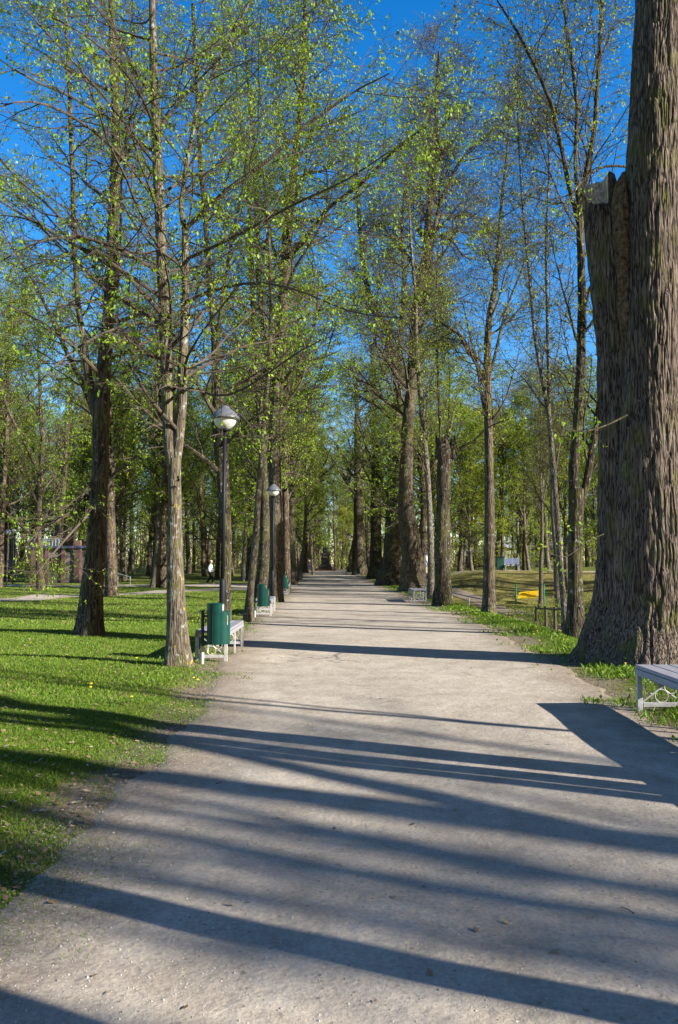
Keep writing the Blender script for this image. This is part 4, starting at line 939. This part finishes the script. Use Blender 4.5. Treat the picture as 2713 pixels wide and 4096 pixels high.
def make_bench(label, group):
    r = empty('park_bench', (0, 0, 0), label, 'bench', group)    # origin: near path-side foot; length +Y, width 0.55 in X centred
    L, Wd, Hh = 2.3, 0.54, 0.50
    for k in (-1, 0, 1):
        MB().box((k * 0.18, 0, Hh - 0.02), (0.165, L, 0.04)).build('seat_plank', PLANK, r, bevel=0.004)
    for s in (-1, 1):
        MB().box((s * (Wd / 2 - 0.012), 0, Hh - 0.075), (0.028, L - 0.02, 0.065)).build('apron', PLANK, r)
        for e in (-1, 0, 1):
            MB().box((s * (Wd / 2 - 0.03), e * (L / 2 - 0.05), (Hh - 0.042) / 2 - 0.03), (0.055 if e else .03, 0.035, Hh - 0.042 + 0.06)).build('leg', WHITE, r, bevel=0.003)
    for e in (-1, 1):
        yy = e * (L / 2 - 0.05); m = MB(); x1 = Wd / 2 - 0.06
        m.tube([(-x1, yy, 0.10), (x1, yy, 0.42)], 0.009, 6); m.tube([(-x1, yy + 0.012, 0.42), (x1, yy + 0.012, 0.10)], 0.009, 6)
        for (cx, cz) in ((-0.105, 0.26), (0.105, 0.26), (0, 0.355), (0, 0.165)): m.ring((cx, yy, cz), 0.072, 0.007)
        m.build('scrollwork', WHITE, r)
        MB().box((0, yy, 0.07), (Wd - 0.13, 0.03, 0.05)).build('stretcher', WHITE, r, bevel=.003)
    return r
GB = 'low white and grey benches along the path'
b0 = make_bench('low grey bench with white scrollwork end behind the nearest litter bin on the left', GB)
def bench_at(o, x, y, rz=0.0): o.location = (x, y, H(x, y) + 0.01); o.rotation_euler = (0, 0, rz)
bench_at(b0, -2.12, 14.25)
def bd(x, y, label, rz=0): return dup(b0, (x, y, H(x, y) + 0.01), rz, label, GB)
bd(3.54, 7.62, 'nearest low grey bench with ring scrollwork, cut off by the right edge of the photograph')
bd(3.54, 5.32, 'low grey bench outside the right edge, in line with the nearest one')
bd(-2.35, 25.1, 'low white bench with scrollwork behind the second litter bin on the left', 0.03)
bd(-2.85, 40.4, 'low white bench behind the third litter bin on the left')
bd(-4.0, 80, 'small distant white bench under the fourth litter bin on the left')
bd(3.30, 33.2, 'low white bench on the right path edge in front of the massive swollen tree')
bd(2.05, 87, 'distant white bench by the nearer of the two far bins right of the path')
bd(1.6, 95, 'distant white bench by the farther of the two far bins right of the path')

def make_bin(label, group, post=True):
    r = empty('litter_bin', (0, 0, 0), label, 'litter bin', group)
    z0, z1, z2, R_ = 0.33, 0.86, 0.975, 0.165
    def foot(rad, cut=None, n=40, cx=0.0):
        pts = []
        for k in range(n):
            a = 2 * math.pi * k / n; x = cx + rad * math.cos(a); y = rad * math.sin(a)
            if cut is not None: x = min(x, cut)
            pts.append((x, y))
        out = [pts[0]]
        for q in pts[1:]:
            if abs(q[0] - out[-1][0]) + abs(q[1] - out[-1][1]) > 1e-4: out.append(q)
        return out
    b = MB(); b.prism(foot(R_), z0, z1); b.prism([(x + .045 if x > 0 else x, y * .93) for x, y in foot(R_)], z0 + 0.003, z1 - .004)
    body = b.build('body', GREEN, r)
    MB().prism(foot(R_ + 0.004, 0.085), z1 - 0.02, z2).build('hood', GREEN, r)
    MB().prism(foot(R_ + 0.010, 0.090), z2, z2 + 0.012).build('lid_rim', GREEN, r)
    MB().box((0.093, 0, (z1 + z2) / 2), (0.006, 0.16, 0.10)).build('opening', WHITE, r)
    m = MB()
    for a in (-1.9, -0.6): m.box(((R_ + .002) * math.cos(a), (R_ + .002) * math.sin(a), (z0 + z1) / 2), (0.006, 0.006, z1 - z0 - .01), rz=a)
    m.build('seam', DKMET, r)
    a = -0.42; px_, py_ = (R_ + 0.032) * math.cos(a) , (R_ + 0.010) * math.sin(a)
    st = MB().box((px_, py_, 0.72), (0.004, 0.07, 0.15), rz=a + .35).build('sticker', simple('sticker_white', (0.62, 0.62, 0.58), 0.5, .05), r)
    for dz, col, nm in ((0.05, (0.10, 0.35, 0.12), 'sticker_green'), (0.0, (0.55, 0.12, 0.06), 'sticker_red')):
        MB().box((px_ + .003, py_ - .002, 0.72 + dz), (0.004, 0.064, 0.035), rz=a + .35).build('sticker_panel', simple(nm, col, .5, .1), st)
    p = MB().tube([(-0.235, -0.02, 0.30), (-0.235, -0.02, 0.86)], 0.026, 12).build('post', DKMET, r)
    MB().tube([(-0.235, -0.02, -0.08), (-0.235, -0.02, 0.30)], 0.030, 12).build('post_foot', WHITE, p)
    MB().box((-0.235, -0.02, 0.865), (0.075, 0.06, 0.02)).build('post_cap', DKMET, p)
    for zz in (0.45, 0.78): MB().box((-0.19, -0.01, zz), (0.075, 0.03, 0.03)).build('bracket', DKMET, r)
    return r
GN = 'green litter bins along the path'
n0_ = make_bin('nearest dark green cylindrical litter bin with a sticker, right of the lichen-spotted tree', GN)
def nb(x, y, label, rz=0): return dup(n0_, (x, y, H(x, y)), rz, label, GN)
n0_.location = (-1.98, 12.85, H(-1.98, 12.85))
nb(-2.28, 23.6, 'second dark green litter bin along the left path edge, by the thin pale tree')
nb(-2.72, 39.2, 'third green litter bin on the left, right of the tall pale trunk')
nb(-3.95, 77.5, 'fourth, small distant green litter bin at the left path edge')
nb(2.05, 85, 'nearer of the two far green bins right of the path')
nb(1.10, 93, 'farther of the two far green bins right of the path, closest to the monument')
p = g(880, 1345); nb(float(p[0]) - .25, 62.5, 'dark bin half hidden beside the massive leaning tree right of the path')

def make_lamp(label, group):
    r = empty('street_lamp', (0, 0, 0), label, 'street lamp', group)
    MB().tube([(0, 0, -0.15), (0, 0, 1.25), (0, 0, 1.32)], [0.062, 0.060, 0.042], 16).build('base_sleeve', LAMPBLK, r, smooth=True)
    MB().tube([(0, 0, 1.3), (0.02, 0, 4.22)], [0.040, 0.033], 14).build('pole', LAMPBLK, r, smooth=True)
    MB().lathe([(0.05, 0), (0.10, 0.01), (0.115, 0.04), (0.05, 0.045)], (0.02, 0, 4.22), 20).build('collar', LAMPBLK, r, smooth=True)
    prof = [(0.09, 0.0)] + [(0.225 * math.sin(math.radians(t)), 0.20 - 0.205 * math.cos(math.radians(t))) for t in range(30, 96, 8)]
    MB().lathe(prof, (0.02, 0, 4.26), 28).build('globe', GLOBE, r, smooth=True)
    prof = [(0.29, 0.0), (0.295, 0.02), (0.27, 0.06), (0.21, 0.14), (0.13, 0.20), (0.10, 0.21), (0.095, 0.25), (0.05, 0.275)]
    MB().lathe(prof, (0.02, 0, 4.46), 28).build('lamp_cap', LID, r, smooth=True)
    return r
GLm = 'black lamp posts along the left side of the path'
l0 = make_lamp('nearest black lamp post with white bowl globe and grey cap, behind the nearest bin', GLm)
l0.location = (-2.28, 15.4, H(-2.28, 15.4))
def lamp_at(x, y, label): return dup(l0, (x, y, H(x, y)), 0.3, label, GLm)
lamp_at(-2.62, 31.0, 'second black lamp post, against the tall pale trunk behind the second litter bin')
lamp_at(-3.55, 47.5, 'third, thin black lamp post behind the third litter bin')
lamp_at(-4.25, 76, 'fourth, distant black lamp post just beyond the fourth litter bin')
def globe_lamp(x, y, h, label, R_=0.19, m=GLOBE):
    r = empty('globe_lamp', (x, y, H(x, y)), label, 'street lamp', 'globe lamps at the far left of the park')
    MB().tube([(0, 0, -0.1), (0, 0, h * .5), (0, 0, h * .5 + .05), (0, 0, h)], [0.055, 0.055, 0.032, 0.03], 10).build('pole', DKMET, r, smooth=True)
    m_ = MB(); bmesh.ops.create_icosphere(m_.bm, subdivisions=3, radius=R_); m_.build('globe', m, r, smooth=True, loc=(0, 0, h + R_ * .9))
GLOBE2 = simple('grey_opal_glass', (0.30, 0.33, 0.42), 0.3, 0.05, 3, bmp=0)
p = at(17, 1300, 47.5); globe_lamp(float(p[0]), 47.5, 3.15, 'grey-blue globe lamp on a thin post at the far left edge', m=GLOBE2)
p = at(31, 1300, 58); globe_lamp(float(p[0]), 58, 3.75, 'small bright white globe lamp right behind the grey-blue globe lamp', 0.17)

# yellow swing bench
def swing():
    Yd = 47.5; pl = at(1194, 1380, Yd); x0 = float(pl[0]); z = H(x0 + .8, Yd); W_ = 1.65
    GP = simple('green_post_paint', (0.02, 0.22, 0.10), 0.4, .15, 5, bmp=0); YP = simple('yellow_seat_paint', (0.75, 0.50, 0.01), 0.45, .08, 8, bmp=.1, dirt=(0.5, 0.30, 0.02))
    r = empty('swing_bench', (x0 + W_ / 2, Yd, z), 'bright yellow bench swing hanging between two green posts in the valley', 'swing', rz=-0.25)
    for s in (-1, 1):
        MB().tube([(s * W_ / 2, 0, -0.2), (s * W_ / 2, 0, 1.25)], 0.045, 10).build('post', GP, r)
    sy = MB()
    for k in range(4): sy.box((0.0, -0.33 + k * 0.12, 0.42), (W_ - 0.08, 0.10, 0.03), ry=-0.06)
    sy.build('seat', YP, r); sy = MB()
    for k in range(4): sy.box((0.0, 0.14 + k * 0.045, 0.50 + k * 0.085), (W_ - 0.24 - k * .03, 0.03, 0.085), ry=-0.10, rx=-.35)
    sy.build('backrest', YP, r)
    for s in (-1, 1): MB().tube([(s * (W_ / 2 - 0.14), 0.02, 0.45 + s * .03), (s * (W_ / 2 - 0.03), 0, 0.62)], 0.015, 6).build('hanger', YP, r)
swing()
def back_bench():
    Yd = 59.5; p = at(1179, 1300, Yd); x = float(p[0]); z = H(x, Yd - .4)
    BL = simple('blue_grey_slats', (0.12, 0.15, 0.25), 0.5, .15, 8, bmp=.1); FR = simple('pale_metal', (0.35, 0.36, 0.36), .5, .1, 5, bmp=0)
    r = empty('park_bench', (x, Yd - .6, z), 'blue-grey slatted bench with backrest beside the path on the far bank', 'bench')
    s = MB(); [s.box((0, -.22 + k * .11, .45), (1.25, .09, .03)) for k in range(4)]; s.build('seat', BL, r)
    s = MB(); [s.box((0, .18 + k * .04, .58 + k * .11), (1.25, .025, .09), rx=-.3) for k in range(4)]; s.build('backrest', BL, r)
    for sx in (-.5, .5):
        MB().tube([(sx, -.2, -.1), (sx, -.2, .44)], .025, 8).build('leg', FR, r); MB().tube([(sx, .18, -.1), (sx, .18, .46), (sx, .36, 1.0)], .025, 8).build('leg', FR, r)
    b = empty('litter_bin', (x - .85, Yd - .5, H(x - .85, Yd - .5)), 'dark green box bin left of the blue-grey bench on the far bank', 'litter bin')
    MB().box((0, 0, .62), (.55, .4, .85)).build('body', simple('dark_green_box', (.01, .05, .035), .5, .2), b, bevel=.02)
    MB().box((0, 0, 1.07), (.6, .45, .05)).build('lid', DKMET, b, bevel=.01)
    for sx in (-.2, .2): MB().tube([(sx, 0, -.1), (sx, 0, .2)], .025, 8).build('leg', DKMET, b)
back_bench()

# pale blue handrail running down beside the path
RAIL = simple('pale_blue_rail', (0.22, 0.27, 0.34), 0.45, .1, 6, bmp=0)
def handrail():
    pts = [(5.05, 26.5), (4.95, 30), (4.6, 35), (4.4, 40), (4.3, 46), (4.2, 52), (3.9, 60)]
    r = empty('handrail', (pts[0][0], pts[0][1], H(*pts[0])), 'pale blue handrail running down the slope behind the right-hand trees', 'railing')
    b = Vector(r.location); P = [Vector((x, y, H(x, y) + 0.40)) - b for x, y in pts]
    MB().tube(P, 0.024, 8).build('rail', RAIL, r)
    for q in P: MB().tube([q - Vector((0, 0, .6)), q], 0.018, 8).build('post', RAIL, r)
handrail()
def low_fence():
    pts = [at(1240, 1420, 27), at(1262, 1420, 25.5), at(1283, 1420, 24.2), at(1305, 1420, 22.5)]
    x0, y0 = float(pts[0][0]), float(pts[0][1]); WD = simple('dark_weathered_wood', (.09, .07, .055), .9, .3, 9, stretch=(1, 1, 1))
    r = empty('rail_fence', (x0, y0, H(x0, y0)), 'low dark wooden rail fence below the green shrub left of the forking tree', 'fence'); b = Vector(r.location); P = []
    for q in pts:
        x, y = float(q[0]), float(q[1]); P.append(Vector((x, y, H(x, y) + .95)) - b); MB().tube([P[-1] - Vector((0, 0, 1.2)), P[-1]], .05, 8).build('post', WD, r)
    MB().tube([q - Vector((0, 0, .08)) for q in P], .035, 6).build('rail', WD, r)
low_fence()
def white_rail():
    r = empty('handrail', (-17.8, 59, H(-17.8, 59)), 'short white handrail at the right corner of the stone and brick pavilion', 'railing')
    MB().tube([(0, 0, 1.15), (1.5, -1.0, .75), (2.6, -1.7, .5)], .035, 6).build('rail', WHITE, r)
    for q in ((0, 0, 1.15), (1.5, -1, .75), (2.6, -1.7, .5)): MB().tube([(q[0], q[1], -.1), q], .03, 6).build('post', WHITE, r)
white_rail()

# ------------------------------------------------------------------ buildings
def brick(name, c1, c2, mort, s=4.0):
    m, nt, b = nmat(name); v = coords(nt)
    t = N(nt, 'ShaderNodeTexBrick'); t.inputs['Scale'].default_value = s; t.inputs['Color1'].default_value = (*c1, 1); t.inputs['Color2'].default_value = (*c2, 1); t.inputs['Mortar'].default_value = (*mort, 1); t.inputs['Mortar Size'].default_value = .012
    mp = N(nt, 'ShaderNodeSeparateXYZ'); nt.links.new(v, mp.inputs[0]); cb = N(nt, 'ShaderNodeCombineXYZ')
    nt.links.new(mth(nt, 'ADD', mp.outputs[0], mp.outputs[1]), cb.inputs[0]); nt.links.new(mp.outputs[2], cb.inputs[1]); nt.links.new(cb.outputs[0], t.inputs['Vector'])
    c = mix(nt, .6, t.outputs['Color'], ramp(nt, noise(nt, v, 3, 5, .6), [(.3, (.6,) * 3), (.7, (1.3,) * 3)]), 'MULTIPLY')
    nt.links.new(c, b.inputs['Base Color']); b.inputs['Roughness'].default_value = .95; return m
def stone_mat():
    m, nt, b = nmat('field_stone'); v = coords(nt)
    vo = N(nt, 'ShaderNodeTexVoronoi'); vo.inputs['Scale'].default_value = 2.6; nt.links.new(v, vo.inputs['Vector'])
    c = ramp(nt, vo.outputs['Color'], [(0, (.07, .06, .055)), (.5, (.15, .135, .125)), (1, (.22, .18, .15))])
    v2 = N(nt, 'ShaderNodeTexVoronoi'); v2.feature = 'DISTANCE_TO_EDGE'; v2.inputs['Scale'].default_value = 2.6; nt.links.new(v, v2.inputs['Vector'])
    c = mix(nt, ramp(nt, v2.outputs['Distance'], [(.0, (1,) * 3), (.06, (0,) * 3)]), c, (.16, .15, .13))
    nt.links.new(c, b.inputs['Base Color']); b.inputs['Roughness'].default_value = .95; bump(nt, b, v2.outputs['Distance'], .8, .08); return m
BRICK = brick('red_brick', (.10, .048, .036), (.13, .068, .05), (.12, .11, .10)); FSTONE = stone_mat()
BLUETR = simple('blue_roof_metal', (.035, .045, .09), .6, .2, 4, bmp=0); DARKOP = simple('dark_opening', (.015, .014, .014), .9, .2)
def pavilion():
    Yd = 61; xl = float(at(72, 1300, Yd)[0]); xr = float(at(184, 1300, Yd)[0]); cx = (xl + xr) / 2; W_ = xr - xl; D = 4.0; z = min(H(xl, Yd), H(xr, Yd))
    r = empty('pavilion', (cx, Yd + D / 2, z), 'low fieldstone and red brick pavilion with parapet, behind the left wood trees', 'building')
    MB().box((0, 0, 1.3), (W_ - .3, D - .3, 2.8)).build('wall', FSTONE, r)
    for sx in (-1, 1):
        for sy in (-1, 1): MB().box((sx * (W_ / 2 - .2), sy * (D / 2 - .2), 1.6), (.45, .45, 3.4)).build('corner_pier', BRICK, r, bevel=.01)
    for x in (-W_ * .18, W_ * .16): MB().box((x, -D / 2 + .1, 1.35), (.3, .2, 2.9)).build('brick_pilaster', BRICK, r)
    d = MB().box((-W_ * .35, -D / 2 + .13, 1.0), (.9, .1, 2.1)).build('door', DARKOP, r)
    w = MB().box((0, -D / 2 + .13, 1.45), (.7, .1, 1.1)).build('window', DARKOP, r)
    MB().box((0, 0, 2.78), (W_ + .3, D + .3, .18)).build('cornice', BLUETR, r)
    m = MB(); n = 9; m.box((-W_ * .2, -D / 2 + .05, 3.42), (W_ * .55, .12, .07))
    for k in range(n): m.box((-W_ * .2 + (k / (n - 1) - .5) * W_ * .52, -D / 2 + .05, 3.13), (.09, .1, .54))
    m.build('parapet_railing', RAIL, r)
    MB().box((W_ * .1, .4, 3.3), (.5, .5, .9)).build('chimney', BRICK, r)
    MB().box((-W_ * .3, .4, 3.2), (.35, .4, .7)).build('chimney', BRICK, r)
pavilion()
SEAM = simple('white_seam_roof', (.60, .63, .68), .35, .06, 3, bmp=0); WALLW = simple('cream_wall', (.70, .62, .42), .8, .08, 4, bmp=.1)
def shed():
    Yd = 72; xl = float(at(918, 1300, Yd)[0]); xr = float(at(993, 1300, Yd)[0]); W_ = xr - xl; cx = (xl + xr) / 2; z = H(cx, Yd)
    r = empty('small_building', (cx, Yd + 2, z), 'small cream building with white standing-seam roof seen between the old trees on the right', 'building')
    MB().box((0, 0, .45), (W_ - .1, 3.6, 1.5)).build('wall', WALLW, r)
    m = MB(); m.box((0, -.6, 1.62), (W_ + .3, 3.6, .06), rx=.36)
    for k in range(10): m.box((-W_ / 2 + (k + .5) * W_ / 10, -.6, 1.675), (.05, 3.6, .06), rx=.36)
    m.build('roof', SEAM, r)
    MB().box((W_ * .22, -1.82, .5), (.9, .06, .7)).build('window', DARKOP, r)
shed()
def house(px0, px1, Yd, hw, hr, wm, rm, label, chim=None, dep=7):
    xl = float(at(px0, 1300, Yd)[0]); xr = float(at(px1, 1300, Yd)[0]); W_ = xr - xl; cx = (xl + xr) / 2; z = H(cx, Yd)
    r = empty('house', (cx, Yd + dep / 2, z), label, 'building')
    MB().box((0, 0, hw / 2 - .2), (W_, dep, hw + .4)).build('wall', wm, r)
    m = MB(); w2, d2 = W_ / 2 + .3, dep / 2 + .35; b = m.bm; vs = [b.verts.new(q) for q in ((-w2, -d2, hw), (w2, -d2, hw), (w2, d2, hw), (-w2, d2, hw), (-w2, 0, hw + hr), (w2, 0, hw + hr))]
    for f in ((0, 1, 5, 4), (2, 3, 4, 5), (0, 4, 3), (1, 2, 5), (0, 3, 2, 1)): b.faces.new([vs[i] for i in f])
    rf = m.build('roof', rm, r)
    n = max(2, int(W_ / 2.2))
    for k in range(n):
        f = MB().box((-W_ / 2 + (k + .5) * W_ / n, -dep / 2 - .01, hw * .55), (.95, .08, 1.1)).build('window', WHITE, r)
        MB().box((-W_ / 2 + (k + .5) * W_ / n, -dep / 2 - .04, hw * .55), (.75, .06, .9)).build('pane', DARKOP, f)
    if chim is not None: MB().box((chim, 0, hw + hr * .8), (.9, .9, 2.2)).build('chimney', WHITE, rf)
    return r
DR = simple('dark_red_boards', (.10, .03, .025), .9, .2, 5, stretch=(3, 3, .3)); GR = simple('dull_grey_roof', (.12, .115, .11), .8, .2, 5); LR = simple('pale_metal_roof', (.45, .46, .48), .5, .1, 4, bmp=0); CRM = simple('pale_plaster', (.55, .5, .42), .9, .1, 3)
house(1072, 1118, 108, 1.5, .9, DR, GR, 'low dark red shed on the far bank left of the blue-grey bench', None, 5)
house(1140, 1212, 128, 3.0, 1.3, CRM, LR, 'pale house with light grey roof and white chimney far behind the blue-grey bench', 1.2, 8)
house(1232, 1290, 118, 2.6, 1.2, CRM, GR, 'pale house partly hidden behind the trunks on the far right bank', None, 7)

# ------------------------------------------------------------------ monument
def monument():
    x = float(at(753, 1300, 118)[0]); y = 118; z = H(x, y)
    GRAN = simple('dark_granite', (.045, .04, .038), .5, .3, 12, bmp=.2); BRZ = simple('bronze_patina', (.025, .040, .034), .45, .4, 5, metal=.3, bmp=.1); RED = simple('red_granite_step', (.12, .06, .045), .8, .3, 8)
    r = empty('monument', (x, y, z), 'dark stone monument with a seated bronze figure closing the far end of the path', 'monument')
    MB().box((0, 0, .05), (3.2, 2.6, .5)).build('step', RED, r, bevel=.03); MB().box((0, 0, .42), (2.1, 1.9, .26)).build('step', GRAN, r, bevel=.03)
    m = MB(); b = m.bm
    def fr_(z0, z1, w0, w1): 
        a = [b.verts.new((sx * w0, sy * w0 * .9, z0)) for sx, sy in ((-1, -1), (1, -1), (1, 1), (-1, 1))]; c = [b.verts.new((sx * w1, sy * w1 * .9, z1)) for sx, sy in ((-1, -1), (1, -1), (1, 1), (-1, 1))]
        for k in range(4): b.faces.new((a[k], a[(k + 1) % 4], c[(k + 1) % 4], c[k]))
        b.faces.new(a[::-1]); b.faces.new(c)
    fr_(.55, .8, .92, .85); fr_(.8, 1.15, .85, .66); fr_(1.15, 2.35, .64, .60); fr_(2.35, 2.5, .70, .74); fr_(2.5, 2.72, .66, .66)
    m.build('pedestal', GRAN, r, bevel=.01)
    md = MB(); md.tube([(0, -.60, 1.55), (0, -.52, 1.55)], .27, 24); md.ring((0, -.61, 1.55), .27, .03, 'y', 24); md.build('medallion', BRZ, r)
    MB().box((0, -.575, 2.05), (.62, .03, .12)).build('inscription_band', simple('worn_inscription', (.30, .28, .24), .8, .8, 30, bmp=0), r)
    # seated, cloaked figure as one skinned body
    vs = [(0, 0, 3.15, .24), (0, 0, 3.5, .22), (0, .02, 3.72, .20), (0, -.02, 3.88, .07), (0, -.05, 4.02, .125),
          (-.20, 0, 3.74, .09), (-.30, -.08, 3.5, .07), (-.18, -.26, 3.36, .05), (.20, 0, 3.74, .09), (.30, -.06, 3.48, .07), (.2, -.28, 3.4, .05),
          (-.14, -.05, 3.08, .14), (-.17, -.36, 3.08, .11), (-.17, -.40, 2.80, .08), (.14, -.05, 3.08, .14), (.17, -.36, 3.08, .11), (.17, -.42, 2.80, .08)]
    ed = [(0, 1), (1, 2), (2, 3), (3, 4), (2, 5), (5, 6), (6, 7), (2, 8), (8, 9), (9, 10), (0, 11), (11, 12), (12, 13), (0, 14), (14, 15), (15, 16)]
    skin('figure', vs, ed, BRZ, r)
    MB().box((0, .16, 2.98), (.85, .55, .55)).build('chair', BRZ, r, bevel=.06); MB().box((0, .36, 3.45), (.75, .14, .8)).build('chair_back', BRZ, r, bevel=.05)
def skin(name, vs, ed, m, parent, sub=2):
    me = bpy.data.meshes.new(name); me.from_pydata([v[:3] for v in vs], ed, []); me.materials.append(m)
    o = link(name, me, parent); sk = o.modifiers.new('skin', 'SKIN'); sk.use_smooth_shade = True
    for i, v in enumerate(vs): me.skin_vertices[0].data[i].radius = (v[3], v[3] if len(v) < 5 else v[4])
    me.skin_vertices[0].data[0].use_root = True
    s = o.modifiers.new('sub', 'SUBSURF'); s.levels = sub; s.render_levels = sub
    dg = bpy.context.evaluated_depsgraph_get(); e = o.evaluated_get(dg); nm = bpy.data.meshes.new_from_object(e)
    o.modifiers.clear(); o.data = nm; nm.name = name
    return o
monument()

# ------------------------------------------------------------------ people
SKINM = simple('skin', (.50, .30, .22), .6, .05, 5, bmp=0)
def person(x, y, label, cols, walk=1.0, face=0.0, h=1.64, hat=True, bag=True):
    cw, ct, ch, csc = cols; r = empty('person', (x, y, H(x, y) + .0), label, 'person', rz=face); s = h / 1.70; q = walk
    # facing +X
    vs = [(0, 0, .93, .13, .15), (0, 0, 1.10, .12, .14), (.0, 0, 1.28, .13, .17), (.0, 0, 1.42, .08, .15), (.02, 0, 1.48, .055, .055), (.035, 0, 1.56, .08, .075), (.04, 0, 1.64, .085, .075),
          (0, -.085, .88, .10, .10), (.13 * q, -.09, .50, .065, .065), (.02 + .16 * q, -.09, .12, .045, .045), (.10 + .17 * q, -.09, .045, .04, .04), (.20 + .17 * q, -.09, .03, .03, .03),
          (0, .085, .88, .10, .10), (-.04 * q, .09, .50, .065, .065), (-.26 * q, .09, .14, .045, .045), (-.2 * q, .09, .05, .04, .04), (-.10 * q, .09, .03, .03, .03),
          (0, -.19, 1.40, .055, .055), (-.12 * q, -.23, 1.13, .045, .045), (-.02 * q, -.24, .90, .035, .035), (0, -.24, .83, .03, .03),
          (0, .19, 1.40, .055, .055), (.08 * q, .23, 1.12, .045, .045), (.18 * q, .22, .93, .035, .035), (.21, .22, .86, .03, .03)]
    ed = [(0, 1), (1, 2), (2, 3), (3, 4), (4, 5), (5, 6), (0, 7), (7, 8), (8, 9), (9, 10), (10, 11), (0, 12), (12, 13), (13, 14), (14, 15), (15, 16), (3, 17), (17, 18), (18, 19), (19, 20), (3, 21), (21, 22), (22, 23), (23, 24)]
    body = skin('body', [(a * s, b * s, c * s, *(k * s for k in rest)) for a, b, c, *rest in vs], ed, SKINM, r)
    up = 1.012
    def garment(name, ids, edg, m, grow_=.018):
        return skin(name, [(vs[i][0] * s, vs[i][1] * s, vs[i][2] * s, (vs[i][3] + grow_) * s, (vs[i][4] + grow_) * s) for i in ids], edg, m, r)
    garment('trousers', [0, 7, 8, 9, 12, 13, 14], [(0, 1), (1, 2), (2, 3), (0, 4), (4, 5), (5, 6)], ct, .014)
    j = garment('jacket', [1, 2, 3, 17, 18, 19, 21, 22, 23, 0], [(0, 1), (1, 2), (2, 3), (3, 4), (4, 5), (2, 6), (6, 7), (7, 8), (0, 9)], cw, .045)
    for (a, b) in (((.06 + .17 * q), -.09), (-.17 * q, .09)):
        MB().box(((a + .07) * s, b * s, .035 * s), (.27 * s, .095 * s, .07 * s)).build('shoe', DKMET, r, bevel=.02)
    m = MB(); bmesh.ops.create_uvsphere(m.bm, u_segments=14, v_segments=8, radius=.105 * s)
    for v in m.bm.verts: v.co.z = max(v.co.z, -.02) * .8
    m.build('hat' if hat else 'hair', ch, r, smooth=True, loc=(.025 * s, 0, 1.64 * s))
    m = MB(); m.box((.125 * s, 0, 1.565 * s), (.035 * s, .028 * s, .045 * s)); m.build('nose', SKINM, r, bevel=.006)
    if bag:
        MB().tube([(.09, -.06, 1.42), (.17, -.02, 1.2), (.15, .02, .98)], [.04, .05, .05], 8).build('scarf', csc, r, smooth=True)
        MB().box((-.22 * s, -.23 * s, .98 * s), (.26, .12, .24)).build('handbag', DKMET, r, bevel=.03)
WJ = simple('white_jacket', (.72, .70, .68), .8, .08, 6); BT = simple('black_trousers', (.012, .012, .015), .8, .2, 6); BEI = simple('beige_hat', (.55, .45, .30), .9, .1, 6); PUR = simple('purple_scarf', (.12, .05, .28), .8, .1, 6)
p = g(487, 1352); person(float(p[0]), float(p[1]), 'walking person in white jacket, black trousers, beige hat and purple scarf on the side path', (WJ, BT, BEI, PUR), 1.0, 0.1, 1.74)
DKC = simple('dark_coat', (.02, .018, .022), .8, .2, 6); NAVY = simple('navy_trousers', (.015, .02, .05), .8, .2, 6); HAIR = simple('dark_hair', (.02, .015, .01), .8, .2, 6)
p = at(715, 1300, 114); person(float(p[0]), 114, 'distant person in dark coat and navy trousers on the path left of the monument', (DKC, NAVY, HAIR, PUR), 0.3, -1.3, 1.7, False, False)
